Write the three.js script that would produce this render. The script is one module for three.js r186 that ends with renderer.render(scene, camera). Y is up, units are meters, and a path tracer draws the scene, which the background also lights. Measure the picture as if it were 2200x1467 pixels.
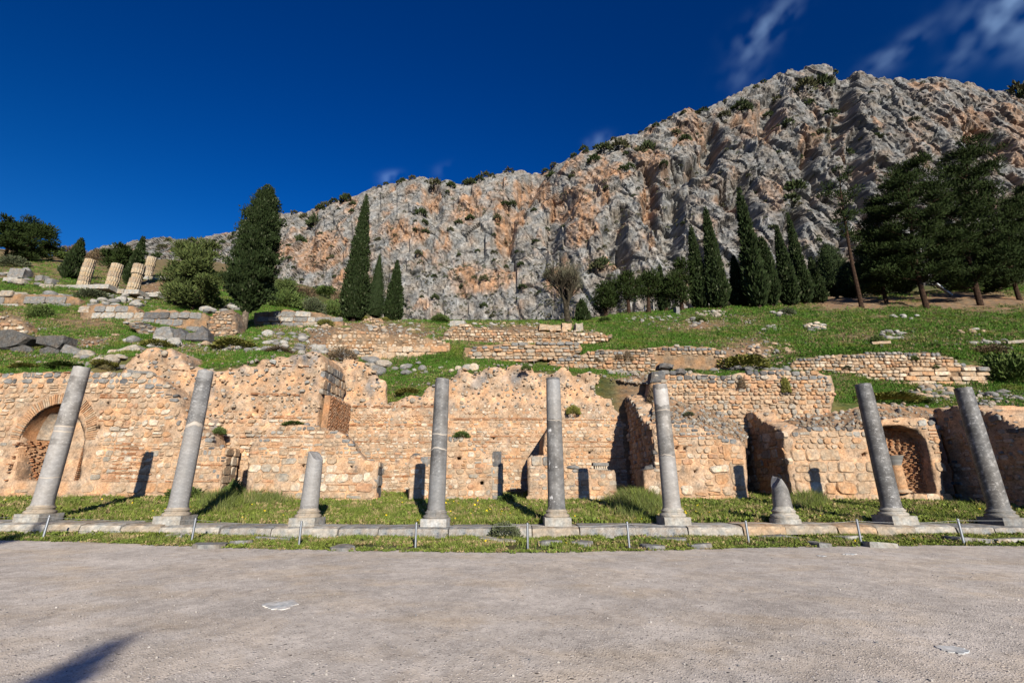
import * as THREE from 'three';
import { mergeGeometries } from 'three/addons/utils/BufferGeometryUtils.js';
import { ImprovedNoise } from 'three/addons/math/ImprovedNoise.js';

// ------------------------------------------------------------------ camera, sky, sun, exposure
const scene = new THREE.Scene();
const PITCH = 17.3 * Math.PI / 180, FOCAL = 978, EYE = 1.6;            // 978 of 1467 picture heights
const camera = new THREE.PerspectiveCamera(2 * Math.atan(733.5 / FOCAL) * 180 / Math.PI, 1024 / 682, 0.1, 2500);
camera.position.set(0, EYE, 0); camera.rotation.x = PITCH;
const renderer = new THREE.WebGLRenderer({ antialias: true });
renderer.toneMapping = THREE.LinearToneMapping;
renderer.toneMappingExposure = 2.15;
renderer.shadowMap.enabled = true;
const SUN = new THREE.Vector3(0.287, 0.415, 1).normalize();
const sun = new THREE.DirectionalLight(new THREE.Color().setRGB(1, 0.93, 0.81), 5.0);
sun.position.copy(SUN).multiplyScalar(300); sun.castShadow = true; sun.shadow.radius = 1;
Object.assign(sun.shadow.camera, { left: -120, right: 120, top: 160, bottom: -60, near: 1, far: 900 });
sun.shadow.mapSize.set(4096, 4096);
scene.add(sun, sun.target);

// ------------------------------------------------------------------ small mathematics
const cP = Math.cos(PITCH), sP = Math.sin(PITCH);
function at(x, y, D) {                       // the point at distance D into the scene that lies along a line of sight
  const u = (x - 1100) / FOCAL, v = (733.5 - y) / FOCAL, t = D / (cP - v * sP);
  return [u * t, EYE + (v * cP + sP) * t, -D];
}
function onLevel(x, y, h) {                  // the same on a level of height h
  const u = (x - 1100) / FOCAL, v = (733.5 - y) / FOCAL, t = (h - EYE) / (v * cP + sP);
  return [u * t, h, -(cP - v * sP) * t];
}
function rng(seed) { let a = seed >>> 0; return () => { a = a + 0x6D2B79F5 | 0; let t = Math.imul(a ^ a >>> 15, 1 | a); t = t + Math.imul(t ^ t >>> 7, 61 | t) ^ t; return ((t ^ t >>> 14) >>> 0) / 4294967296; }; }
const IN = new ImprovedNoise();
const n3 = (x, y, z) => IN.noise(x, y, z);
function fbm(x, y, z, o = 4) { let s = 0, a = 0.5, f = 1; for (let i = 0; i < o; i++) { s += a * n3(x * f + i * 17.3, y * f + i * 5.1, z * f - i * 9.7); a *= 0.5; f *= 2.03; } return s; }
function ridge(x, y, z, o = 3) { let s = 0, a = 0.6, f = 1; for (let i = 0; i < o; i++) { s += a * (1 - 2 * Math.abs(n3(x * f + i * 31.7, y * f - i * 11.3, z * f + i * 7.9))); a *= 0.45; f *= 2.1; } return s; }
const clamp = (x, a = 0, b = 1) => Math.min(b, Math.max(a, x));
const lerp = (a, b, t) => a + (b - a) * t;
const sstep = (a, b, x) => { const t = clamp((x - a) / (b - a)); return t * t * (3 - 2 * t); };
function curve(xs, ys) {                     // smooth curve through points (monotone cubic)
  const n = xs.length, m = [], d = [];
  for (let i = 0; i < n - 1; i++) d.push((ys[i + 1] - ys[i]) / (xs[i + 1] - xs[i]));
  for (let i = 0; i < n; i++) m.push(i === 0 ? d[0] : i === n - 1 ? d[n - 2] : d[i - 1] * d[i] <= 0 ? 0 : 2 * d[i - 1] * d[i] / (d[i - 1] + d[i]));
  return x => {
    if (x <= xs[0]) return ys[0]; if (x >= xs[n - 1]) return ys[n - 1];
    let i = 0; while (x > xs[i + 1]) i++;
    const h = xs[i + 1] - xs[i], t = (x - xs[i]) / h, t2 = t * t, t3 = t2 * t;
    return (2 * t3 - 3 * t2 + 1) * ys[i] + (t3 - 2 * t2 + t) * h * m[i] + (-2 * t3 + 3 * t2) * ys[i + 1] + (t3 - t2) * h * m[i + 1];
  };
}
function linear(pts) { return x => { if (x <= pts[0][0]) return pts[0][1]; for (let i = 1; i < pts.length; i++) if (x <= pts[i][0]) return lerp(pts[i - 1][1], pts[i][1], (x - pts[i - 1][0]) / (pts[i][0] - pts[i - 1][0])); return pts[pts.length - 1][1]; }; }

// ------------------------------------------------------------------ sky: clear, polarised blue with a few wisps of cirrus
{
  const W = 2048, H = 1024, data = new Float32Array(W * H * 4);
  const wisps = [];                           // [direction, along, across, length, width, strength]
  const wisp = (x0, y0, x1, y1, w, s) => {
    const a = new THREE.Vector3(...at(x0, y0, 100)).sub(camera.position).normalize(), b = new THREE.Vector3(...at(x1, y1, 100)).sub(camera.position).normalize();
    const c = a.clone().add(b).normalize(), al = b.clone().sub(a), L = al.length() / 2; al.normalize(); const ac = new THREE.Vector3().crossVectors(c, al).normalize();
    wisps.push({ c, al, ac, L, w: w / 978, s });
  };
  wisp(1592, 118, 1715, -5, 26, 0.85); wisp(1850, 170, 2010, 50, 17, 0.6); wisp(2030, 150, 2130, 80, 18, 0.45); wisp(2110, 90, 2250, -60, 42, 1.15);
  wisp(2170, 130, 2290, 50, 18, 0.45); wisp(815, 388, 862, 374, 11, 0.9); wisp(1262, 320, 1312, 292, 15, 0.7); wisp(930, 372, 975, 352, 12, 0.2); wisp(1570, 200, 1640, 100, 30, 0.25);
  const d = new THREE.Vector3();
  for (let j = 0; j < H; j++) for (let i = 0; i < W; i++) {
    const ph = ((i + 0.5) / W - 0.5) * 2 * Math.PI, el = ((j + 0.5) / H - 0.5) * Math.PI;
    d.set(Math.cos(ph) * Math.cos(el), Math.sin(el), Math.sin(ph) * Math.cos(el));
    const g = d.dot(SUN), e = Math.max(0, d.y);
    const pol = 0.33 + 1.15 * g * g;                                   // darkest a quarter turn from the sun
    const low = Math.pow(1 - e, 3.2);
    const b = 0.20 * pol * (1 + 3.0 * low);
    let r = b * 0.32 * low * low, gg = b * (0.175 + 0.42 * low), bb = b * 1.0;
    
    const mie = 0.3 * Math.pow(Math.max(0, g), 24) + 0.03 * Math.pow(Math.max(0, g), 4);
    r += mie * 0.9; gg += mie * 0.92; bb += mie;
    for (const w of wisps) {
      if (d.dot(w.c) < 0.93) continue;
      const a = d.dot(w.al) / w.L, c = d.dot(w.ac) / w.w;
      const jag = 0.55 * fbm(d.dot(w.al) * 22, d.dot(w.ac) * 44, 3.1, 5) + 0.25 * n3(d.x * 50, d.y * 50, d.z * 50);
      const f = Math.exp(-Math.pow(Math.abs(a), 2.4) * 1.2) * Math.exp(-c * c * Math.max(0.6, 1.4 + 0.6 * a)) * clamp(0.40 + 2.9 * jag);
      const k = w.s * f; r += 0.075 * k; gg += 0.11 * k; bb += 0.15 * k;
    }
    if (el < 0) { const k = Math.exp(el * 6); r = lerp(0.04, r, k); gg = lerp(0.04, gg, k); bb = lerp(0.04, bb, k); }
    const o = (j * W + i) * 4; data[o] = r; data[o + 1] = gg; data[o + 2] = bb; data[o + 3] = 1;
  }
  const t = new THREE.DataTexture(data, W, H, THREE.RGBAFormat, THREE.FloatType);
  t.mapping = THREE.EquirectangularReflectionMapping; t.magFilter = t.minFilter = THREE.LinearFilter; t.wrapS = THREE.RepeatWrapping; t.colorSpace = THREE.LinearSRGBColorSpace; t.needsUpdate = true;
  scene.background = t; scene.environment = t;
}

// ------------------------------------------------------------------ textures: grain, grit and mottling (tileable)
function lattice(seed, per) { const r = rng(seed), a = new Float32Array(per * per); for (let i = 0; i < a.length; i++) a[i] = r(); return a; }
function tileNoise(seed, per) {
  const a = lattice(seed, per);
  return (x, y) => { const X = x * per, Y = y * per, i = Math.floor(X), j = Math.floor(Y); let u = X - i, v = Y - j; u = u * u * (3 - 2 * u); v = v * v * (3 - 2 * v);
    const i0 = ((i % per) + per) % per, j0 = ((j % per) + per) % per, i1 = (i0 + 1) % per, j1 = (j0 + 1) % per;
    return lerp(lerp(a[j0 * per + i0], a[j0 * per + i1], u), lerp(a[j1 * per + i0], a[j1 * per + i1], u), v); };
}
function tileFbm(seed, per, o, gain = 0.55) { const ns = []; for (let i = 0; i < o; i++) ns.push(tileNoise(seed + i * 101, per << i)); let tot = 0; for (let i = 0; i < o; i++) tot += Math.pow(gain, i);
  return (x, y) => { let s = 0, a = 1; for (const n of ns) { s += a * n(x, y); a *= gain; } return s / tot; }; }
function tex(size, fn, srgb, rep = [1, 1], h = size) {
  const d = new Uint8Array(size * h * 4);
  for (let j = 0; j < h; j++) for (let i = 0; i < size; i++) { const c = fn((i + 0.5) / size, (j + 0.5) / h, i, j), o = (j * size + i) * 4;
    if (typeof c === 'number') d[o] = d[o + 1] = d[o + 2] = clamp(c) * 255; else { d[o] = clamp(c[0]) * 255; d[o + 1] = clamp(c[1]) * 255; d[o + 2] = clamp(c[2]) * 255; } d[o + 3] = 255; }
  const t = new THREE.DataTexture(d, size, h); t.wrapS = t.wrapT = THREE.RepeatWrapping; t.magFilter = THREE.LinearFilter; t.minFilter = THREE.LinearMipmapLinearFilter; t.generateMipmaps = true;
  if (srgb) t.colorSpace = THREE.SRGBColorSpace; t.repeat.set(...rep); t.needsUpdate = true; return t;
}
const rep = (t, x, y = x) => { const c = t.clone(); c.repeat.set(x, y); c.needsUpdate = true; return c; };
const fA = tileFbm(11, 4, 6, 0.62), fB = tileFbm(57, 8, 5, 0.7), fC = tileFbm(93, 3, 4, 0.5), fD = tileFbm(31, 32, 3, 0.7);
const T = {};
T.stone = tex(512, (x, y) => { const a = fA(x, y), b = fB(x, y), c = fC(x, y), v = 0.80 + 0.42 * (a - 0.5) + 0.45 * (b - 0.5); const w = 0.12 * (c - 0.5); return [v + w, v, v - w]; }, true);
T.stoneBump = tex(512, (x, y) => { const a = fA(x, y), b = fB(x, y), p = fD(x, y); return 0.5 + 0.7 * (a - 0.5) + 0.6 * (b - 0.5) - 0.5 * Math.max(0, p - 0.66); });
T.mortar = tex(512, (x, y) => { const a = fA(x + 0.3, y + 0.1), b = fD(x, y), c = fC(x + 0.5, y), e = fB(x + 0.2, y + 0.6), v = 0.80 + 0.50 * (a - 0.5) + 0.34 * (b - 0.5), w = 0.22 * (c - 0.5); const s = e > 0.60 ? (e - 0.60) * 0.9 : 0; return [v + w - s, v + w * 0.2 - s * 0.9, v - w * 0.6 - s * 0.7]; }, true);
T.rock = tex(1024, (x, y) => { const a = fA(x, y), b = fB(x * 2, y), c = fC(x, y), s = fB(x * 3, y * 0.999), v = 0.74 + 0.6 * (a - 0.5) + 0.5 * (b - 0.5) - 0.16 * Math.max(0, s - 0.55); const w = 0.10 * (c - 0.5); return [v + w, v, v - w]; }, true);
T.rockBump = tex(1024, (x, y) => { const r1 = Math.abs(fA(x, y) - 0.5), r2 = Math.abs(fB(x * 2, y) - 0.5), r3 = Math.abs(fD(x, y) - 0.5); return 0.75 - 1.6 * r1 + 0.9 * r2 * 0.6 - 0.7 * r3; });
T.bark = tex(256, (x, y) => { const a = fB(x * 3, y * 0.5), b = fA(x, y); const v = 0.62 + 0.9 * (a - 0.5) + 0.3 * (b - 0.5); return [v, v * 0.95, v * 0.9]; }, true);
T.gravel = (() => {                          // small stones of three sizes, each of one tone
  const S = 2048, r = rng(77), buf = new Float32Array(S * S * 3), hgt = new Float32Array(S * S);
  const dust = tileFbm(5, 8, 7, 0.66), mott = tileFbm(19, 48, 4, 0.75), brown = tileFbm(23, 10, 5, 0.6);
  for (let j = 0; j < S; j++) for (let i = 0; i < S; i++) { const v = 0.80 + 0.24 * (dust(i / S, j / S) - 0.5) + 0.30 * (mott(i / S, j / S) - 0.5), o = (j * S + i), w = 0.014 * sstep(0.5, 0.66, brown(i / S, j / S)); buf[o * 3] = v; buf[o * 3 + 1] = v * (0.965 - w); buf[o * 3 + 2] = v * (0.925 - 2.4 * w); hgt[o] = 0.25 + 0.2 * (dust(i / S, j / S) - 0.5); }
  const put = (n, r0, r1, tone) => { for (let k = 0; k < n; k++) { const cx = r() * S, cy = r() * S, ra = lerp(r0, r1, r() * r()), ex = 0.7 + 0.6 * r(), an = r() * 3.14, ca = Math.cos(an), sa = Math.sin(an), t = tone(r), w = 0.03 * (r() - 0.5), R = Math.ceil(ra * 1.4);
    for (let j = -R; j <= R; j++) for (let i = -R; i <= R; i++) { const x = (i * ca + j * sa) / (ra * ex), y = (j * ca - i * sa) * ex / ra, q = x * x + y * y; if (q > 1) continue;
      const o = (((Math.floor(cy) + j + S) % S) * S + (Math.floor(cx) + i + S) % S); buf[o * 3] = t + w; buf[o * 3 + 1] = t * 0.965; buf[o * 3 + 2] = t * 0.93 - w; hgt[o] = Math.max(hgt[o], 0.3 + 0.05 * ra * Math.sqrt(1 - q)); } } };
  put(110000, 0.9, 2.1, q => 0.64 + 0.32 * q()); put(34000, 1.6, 3.6, q => 0.56 + 0.40 * q()); put(900, 3, 6, q => q() < 0.35 ? 0.46 + 0.1 * q() : 0.7 + 0.22 * q());
  const c = tex(S, (x, y, i, j) => { const o = (j * S + i) * 3; return [buf[o], buf[o + 1], buf[o + 2]]; }, true);
  const b = tex(S, (x, y, i, j) => hgt[j * S + i]); return { c, b };
})();

// ------------------------------------------------------------------ materials
const ALBEDO = 0.62;                          // the tones below are relative; this brings them to real-world reflectance
const lin = (r, g, b) => new THREE.Color().setRGB(r, g, b);
const std = ({ color, ...o }) => new THREE.MeshPhysicalMaterial({ roughness: 0.95, metalness: 0, specularIntensity: 0.2, ...o, color: color.clone().multiplyScalar(ALBEDO) });
const stoneMat = (c, bump = 0.012, r = 1.6) => std({ color: lin(...c), map: rep(T.stone, r), bumpMap: rep(T.stoneBump, r), bumpScale: bump });
const sharedMap = rep(T.stone, 1.4), sharedBump = rep(T.stoneBump, 1.4);
const stoneOf = (c, bump = 0.014) => std({ color: lin(...c), map: sharedMap, bumpMap: sharedBump, bumpScale: bump });
const M = {
  buff: stoneOf([0.701, 0.508, 0.339]), pale: stoneOf([0.836, 0.689, 0.520]), orange: stoneOf([0.678, 0.407, 0.226]), tan: stoneOf([0.610, 0.452, 0.305]), rose: stoneOf([0.621, 0.373, 0.226]),
  greybuff: stoneOf([0.520, 0.452, 0.362]), grey: stoneOf([0.33, 0.32, 0.30]), darkgrey: stoneOf([0.19, 0.185, 0.18]), shadedPitted: stoneOf([0.20, 0.19, 0.175], 0.14), light: stoneOf([0.56, 0.53, 0.47]), white: stoneOf([0.68, 0.66, 0.62]),
  brick: std({ color: lin(0.52, 0.25, 0.125), map: sharedMap, bumpMap: sharedBump, bumpScale: 0.01 }), brickPale: std({ color: lin(0.60, 0.35, 0.20), map: sharedMap, bumpMap: sharedBump, bumpScale: 0.01 }),
  mortar: std({ color: lin(0.70, 0.475, 0.305), map: rep(T.mortar, 0.55), bumpMap: rep(T.stoneBump, 1.7), bumpScale: 0.03, vertexColors: true }),
  mortarBrick: std({ color: lin(0.52, 0.30, 0.165), map: rep(T.mortar, 0.7), bumpMap: rep(T.stoneBump, 1.7), bumpScale: 0.02, vertexColors: true }),
  stoneVC: std({ color: lin(1 / ALBEDO, 1 / ALBEDO, 1 / ALBEDO), map: sharedMap, bumpMap: sharedBump, bumpScale: 0.014, vertexColors: true }),
  marble: std({ color: lin(0.42, 0.41, 0.39), map: rep(T.stone, 1.2), bumpMap: rep(T.stoneBump, 1.2), bumpScale: 0.008, roughness: 0.8 }),
  metal: std({ color: lin(0.42, 0.44, 0.46), metalness: 0.85, roughness: 0.42, specularIntensity: 1, bumpMap: rep(T.stoneBump, 3), bumpScale: 0.0006 }),
  wire: std({ color: lin(0.45, 0.45, 0.44), metalness: 0.6, roughness: 0.5 }),
  stepGrey: std({ color: lin(0.42, 0.405, 0.375), map: rep(T.mortar, 1.3), bumpMap: rep(T.stoneBump, 1.2), bumpScale: 0.03 }),
  earth: std({ color: lin(0.40, 0.27, 0.165), map: rep(T.mortar, 0.7), bumpMap: rep(T.stoneBump, 1.2), bumpScale: 0.05, vertexColors: true }),
  bark: std({ color: lin(0.16, 0.12, 0.09), map: T.bark, bumpMap: T.bark, bumpScale: 0.03 }),
  pineBark: std({ color: lin(0.13, 0.085, 0.06), map: T.bark, bumpMap: T.bark, bumpScale: 0.04 }),
  paleBark: std({ color: lin(0.42, 0.37, 0.30), map: T.bark, bumpMap: T.bark, bumpScale: 0.03 }),
  olive: std({ color: lin(0.13, 0.12, 0.09), map: T.bark }),
  leafVC: std({ color: lin(1, 1, 1), vertexColors: true, roughness: 0.8, side: THREE.DoubleSide }),
};

// ------------------------------------------------------------------ scene tree helpers
const taken = new Map();
function numbered(n) { const k = taken.get(n) ?? 0; taken.set(n, k + 1); return k ? `${n}_${String(k).padStart(3, '0')}` : n; }
function shade(o) { o.traverse(c => { if (c.isMesh) { c.castShadow = true; c.receiveShadow = true; } }); return o; }
function tag(o, label, category, group, kind) { o.userData = { ...(label ? { label } : {}), ...(category ? { category } : {}), ...(group ? { group } : {}), ...(kind ? { kind } : {}) }; return o; }
function thing(name, label, category, pos = [0, 0, 0], turn = 0, group) { const o = new THREE.Group(); o.name = numbered(name); o.position.set(...pos); o.rotation.y = turn; scene.add(o); return tag(o, label, category, group, 'thing'); }
function part(name, geo, mat, parent, extra) { const m = new THREE.Mesh(geo, mat); m.name = name; m.castShadow = m.receiveShadow = true; parent.add(m); if (extra) Object.assign(m.userData, extra); return m; }
function single(name, geo, mat, label, category, group, kind) { const m = new THREE.Mesh(geo, mat); m.name = numbered(name); m.castShadow = m.receiveShadow = true; scene.add(m); return tag(m, label, category, group, kind ?? 'thing'); }
function structure(name, geo, mat) { const m = new THREE.Mesh(geo, mat); m.name = name; m.castShadow = m.receiveShadow = true; m.userData = { kind: 'structure' }; scene.add(m); return m; }
function geom(pos, idx, uv, col) { const g = new THREE.BufferGeometry(); g.setAttribute('position', new THREE.BufferAttribute(pos instanceof Float32Array ? pos : new Float32Array(pos), 3)); if (uv) g.setAttribute('uv', new THREE.BufferAttribute(uv instanceof Float32Array ? uv : new Float32Array(uv), 2)); if (col) g.setAttribute('color', new THREE.BufferAttribute(col instanceof Float32Array ? col : new Float32Array(col), 3)); g.setIndex(idx); g.computeVertexNormals(); return g; }
function boxUV(g, k = 1) {                   // texture coordinates in metres, by the way each vertex faces
  if (!g.attributes.normal) g.computeVertexNormals(); const p = g.attributes.position, n = g.attributes.normal, uv = new Float32Array(p.count * 2);
  for (let i = 0; i < p.count; i++) { const ax = Math.abs(n.getX(i)), ay = Math.abs(n.getY(i)), az = Math.abs(n.getZ(i)), x = p.getX(i), y = p.getY(i), z = p.getZ(i);
    const a = ax > ay && ax > az ? [z, y] : ay > az ? [x, z] : [x, y]; uv[i * 2] = a[0] * k; uv[i * 2 + 1] = a[1] * k; }
  g.setAttribute('uv', new THREE.BufferAttribute(uv, 2)); return g;
}
function paint(g, c) { const n = g.attributes.position.count, a = new Float32Array(n * 3); for (let i = 0; i < n; i++) { a[i * 3] = c.r; a[i * 3 + 1] = c.g; a[i * 3 + 2] = c.b; } g.setAttribute('color', new THREE.BufferAttribute(a, 3)); return g; }
function tube(pts, r0, r1, sides = 6) {      // tapered limb through points
  const pos = [], uv = [], idx = [], n = pts.length; let u0 = new THREE.Vector3(0.3, 0.1, 1).normalize(), len = 0;
  for (let i = 0; i < n; i++) { const a = pts[Math.max(0, i - 1)], b = pts[Math.min(n - 1, i + 1)], t = b.clone().sub(a).normalize(); if (i) len += pts[i].distanceTo(pts[i - 1]);
    const s = new THREE.Vector3().crossVectors(t, u0).normalize(), w = new THREE.Vector3().crossVectors(s, t), r = lerp(r0, r1, i / (n - 1));
    for (let k = 0; k <= sides; k++) { const q = k / sides * 2 * Math.PI, c = Math.cos(q) * r, e = Math.sin(q) * r; pos.push(pts[i].x + s.x * c + w.x * e, pts[i].y + s.y * c + w.y * e, pts[i].z + s.z * c + w.z * e); uv.push(k / sides, len); } }
  for (let i = 0; i < n - 1; i++) for (let k = 0; k < sides; k++) { const a = i * (sides + 1) + k, b = a + sides + 1; idx.push(a, a + 1, b, b, a + 1, b + 1); }
  return geom(pos, idx, uv);
}

// ------------------------------------------------------------------ levels of the ground
const project = (X, Y, Z) => { const dy = Y - EYE, v0 = dy * cP + Z * sP, w = -(Z * cP - dy * sP); return [1100 + FOCAL * X / w, 733.5 - FOCAL * v0 / w]; };
const stepLevel = curve([-22, -15.4, -10.6, -6.4, -2.4, 1.4, 5, 8.6, 12.1, 15.7, 22], [0.52, 0.50, 0.43, 0.37, 0.36, 0.38, 0.41, 0.43, 0.42, 0.38, 0.36]);
const gravelLevel = (X, D) => (0.13 * sstep(4, 15, -X) + 0.06 * sstep(5, 13, X)) * sstep(7, 13.5, D) + 0.012 * n3(X * 0.5, D * 0.5, 2);
const edgeY = curve([-500, 0, 200, 400, 640, 900, 1130, 1400, 1700, 2000, 2200, 2700], [1150, 1159, 1164, 1172, 1180, 1184, 1186, 1181, 1174, 1171, 1172, 1174]);
const edgeAt = (() => { const xs = [], ds = []; for (let x = -500; x <= 2700; x += 50) { let h = 0.03; for (let k = 0; k < 4; k++) { const p = onLevel(x, edgeY(x), h); h = gravelLevel(p[0], -p[2]); } const p = onLevel(x, edgeY(x), h); xs.push(p[0]); ds.push(-p[2]); } return curve(xs, ds); })();
const STEP_FRONT = X => 14.38, STEP_BACK = X => 15.62;
function terraceLevel(X, D) { const s = stepLevel(X) - 0.05; return s + lerp(0, 0.46, sstep(15.6, 21.4, D)) + 0.26 * sstep(20.5, 25.6, D) + 0.045 * fbm(X * 0.6, D * 0.6, 4, 3); }
function vergeLevel(X, D) { return gravelLevel(X, D) + 0.012 + 0.06 * sstep(0, 0.8, D - edgeAt(X)) + 0.02 * fbm(X * 1.5, D * 1.5, 8, 3); }

function sheet(nx, ny, fn, col) {            // fn(i/nx, j/ny) -> [x, y, z, u, v]
  const pos = new Float32Array((nx + 1) * (ny + 1) * 3), uv = new Float32Array((nx + 1) * (ny + 1) * 2), c = col ? new Float32Array((nx + 1) * (ny + 1) * 3) : null, idx = [];
  for (let j = 0; j <= ny; j++) for (let i = 0; i <= nx; i++) { const p = fn(i / nx, j / ny), o = j * (nx + 1) + i; pos.set(p.slice(0, 3), o * 3); uv[o * 2] = p[3]; uv[o * 2 + 1] = p[4]; if (c) c.set(col(p, i / nx, j / ny), o * 3);
    if (i < nx && j < ny) { const a = o, b = o + 1, d = o + nx + 1, e = d + 1; idx.push(a, b, d, b, e, d); } }
  return geom(pos, idx, uv, c);
}
// gravel court
{
  const mat = std({ color: lin(1.04, 1.0, 0.955), map: rep(T.gravel.c, 1 / 7), bumpMap: rep(T.gravel.b, 1 / 7), bumpScale: 0.03, vertexColors: true });
  const g = sheet(300, 130, (a, b) => { const D = lerp(-1, 14.4, b), X = lerp(-24, 24, a); return [X, gravelLevel(X, D) + 0.006 * fbm(X * 2.2, D * 2.2, 1, 2), -D, X, D]; }, p => {
    const b = sstep(0.0, 0.24, fbm(p[0] * 0.42, p[2] * 1.0, 3, 5)) * (0.5 + 0.5 * sstep(-0.1, 0.2, fbm(p[0] * 2.2, p[2] * 4, 9, 2))), l = 0.93 + 0.16 * fbm(p[0] * 0.3, p[2] * 0.5, 7, 4); return [l * lerp(1, 1.0, b), l * lerp(1, 0.95, b), l * lerp(1, 0.87, b)]; });
  structure('gravel_court', g, mat);
  const far = sheet(40, 40, (a, b) => { const X = lerp(-1200, 1200, a), Z = lerp(-14.2, 1600, b); return [X, -0.03 - 0.02 * sstep(10, 40, Z), Z, X, Z]; });
  structure('ground', far, std({ color: lin(0.42, 0.38, 0.33), map: rep(T.gravel.c, 1 / 7) }));
}
const soilGreen = (g, n) => [lerp(0.26, 0.075, g) * (1 + n), lerp(0.185, 0.105, g) * (1 + n), lerp(0.115, 0.026, g) * (1 + n)];
const M_soil = std({ color: lin(1, 1, 1), vertexColors: true, map: rep(T.mortar, 0.8), bumpMap: rep(T.stoneBump, 0.9), bumpScale: 0.05 });
// grassy verge along the step
structure('grass_verge', sheet(420, 14, (a, b) => { const X = lerp(-24, 24, a), e = edgeAt(X) + 0.16 * fbm(X * 1.1, 0, 5, 4), D = lerp(e, 14.9, b); return [X, b === 0 ? gravelLevel(X, D) - 0.03 : vergeLevel(X, D), -D, X, D]; }, p => soilGreen(clamp(0.62 + 1.6 * fbm(p[0] * 1.2, p[2] * 1.2, 6, 3)), 0.2 * fbm(p[0] * 5, p[2] * 5, 2, 2))), M_soil);
// grassy terrace behind the columns, running into the rooms
structure('grass_terrace', sheet(200, 56, (a, b) => { const X = lerp(-27, 27, a), D = lerp(15.1, 28, b); return [X, terraceLevel(X, D), -D, X, D]; }, p => soilGreen(clamp(0.75 + 1.2 * fbm(p[0] * 0.8, p[2] * 0.8, 6, 3)), 0.2 * fbm(p[0] * 5, p[2] * 5, 2, 2))), M_soil);

// ------------------------------------------------------------------ hillside above the ruin (rows of equal distance, each with its own level along the slope)
const HX = [-500, 0, 150, 300, 450, 600, 740, 815, 900, 1000, 1200, 1400, 1600, 1800, 1900, 2050, 2200, 2700];
const HD = [
  [22.2, 22.2, 22.4, 23.4, 23.4, 23.4, 26.7, 26.4, 26.4, 26.5, 26.5, 25.2, 25.1, 24.2, 24.3, 24.2, 23.6, 22],
  [26, 26, 26.5, 27, 27, 28, 29.8, 30, 30, 30, 30.2, 30.2, 30.2, 30.2, 30.2, 30.2, 30.2, 30],
  [28.5, 28.5, 28.5, 29.5, 30, 31, 32.2, 31, 31.2, 31.2, 31.2, 31.2, 31.2, 31.2, 31.2, 31.2, 31.2, 31],
  [36, 36, 36, 36, 36.5, 37, 38, 38, 38, 38, 38, 38, 38, 38, 38, 38, 38, 38],
  [41.6, 41.6, 41.6, 42, 44, 46, 48, 48, 48, 48, 48, 50, 50, 50, 50, 50, 50, 50],
  [58, 58, 58, 58, 58, 60, 62, 62, 62, 62, 62, 64, 64, 62, 62, 62, 62, 62],
  [82, 82, 82, 82, 82, 85, 88, 88, 88, 88, 88, 88, 88, 88, 88, 88, 88, 88],
  [118, 118, 118, 118, 118, 118, 118, 118, 118, 118, 118, 118, 118, 118, 118, 118, 118, 118]];
const HY = [
  [808, 808, 804, 764, 794, 772, 772, 868, 848, 800, 797, 826, 808, 866, 872, 878, 880, 890],
  [790, 770, 768, 752, 762, 750, 770, 792, 785, 772, 790, 800, 796, 800, 816, 824, 822, 818],
  [755, 735, 738, 738, 742, 732, 745, 768, 758, 748, 766, 750, 755, 764, 760, 768, 792, 800],
  [705, 694, 698, 704, 722, 712, 716, 722, 720, 716, 722, 722, 716, 716, 718, 720, 725, 730],
  [664, 662, 662, 672, 690, 692, 692, 692, 690, 692, 690, 672, 660, 658, 664, 662, 656, 660],
  [560, 574, 584, 622, 640, 652, 690, 698, 700, 702, 700, 680, 662, 646, 640, 632, 622, 620],
  [515, 545, 560, 570, 580, 610, 660, 700, 712, 715, 712, 690, 660, 640, 628, 620, 612, 610],
  [495, 535, 552, 556, 562, 600, 640, 690, 720, 722, 720, 695, 655, 632, 620, 612, 606, 600]];
const HNX = 330, HNS = 154, hillGrid = [];
{
  const cd = HD.map(r => curve(HX, r)), cy = HY.map(r => curve(HX, r));
  for (let i = 0; i <= HNX; i++) {
    const x = lerp(-500, 2700, i / HNX), fd = curve([0, 1, 2, 3, 4, 5, 6, 7], cd.map(f => f(x))), fy = curve([0, 1, 2, 3, 4, 5, 6, 7], cy.map(f => f(x))), row = [];
    for (let j = 0; j <= HNS; j++) {
      const s = j / HNS * 7, D = fd(s), y = fy(s), p = at(x, y, D), am = sstep(0, 0.25, s) * lerp(0.14, 0.5, s / 7);
      p[1] += am * (fbm(p[0] * 0.35, p[2] * 0.35, 3, 4) * 1.3 + 0.35 * n3(p[0] * 1.6, p[2] * 1.6, 8)); row.push(p);
    }
    hillGrid.push(row);
  }
}
function hill(x, s) { const a = clamp((x + 500) / 3200, 0, 0.9999) * HNX, b = clamp(s / 7, 0, 0.9999) * HNS, i = Math.floor(a), j = Math.floor(b), u = a - i, v = b - j, g = hillGrid, o = [0, 0, 0]; for (let k = 0; k < 3; k++) o[k] = lerp(lerp(g[i][j][k], g[i + 1][j][k], u), lerp(g[i][j + 1][k], g[i + 1][j + 1][k], u), v); return o; }
function onHill(x, y, s0 = 0) { let best = null, bd = 1e9; for (let s = s0; s <= 7; s += 0.02) { const p = hill(x, s), q = project(...p), e = Math.abs(q[1] - y); if (e < bd) { bd = e; best = { p, s }; } if (q[1] < y) break; } return best; }
const blob = (x, y, cx, cy, rx, ry) => Math.max(0, 1 - Math.hypot((x - cx) / rx, (y - cy) / ry));
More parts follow.
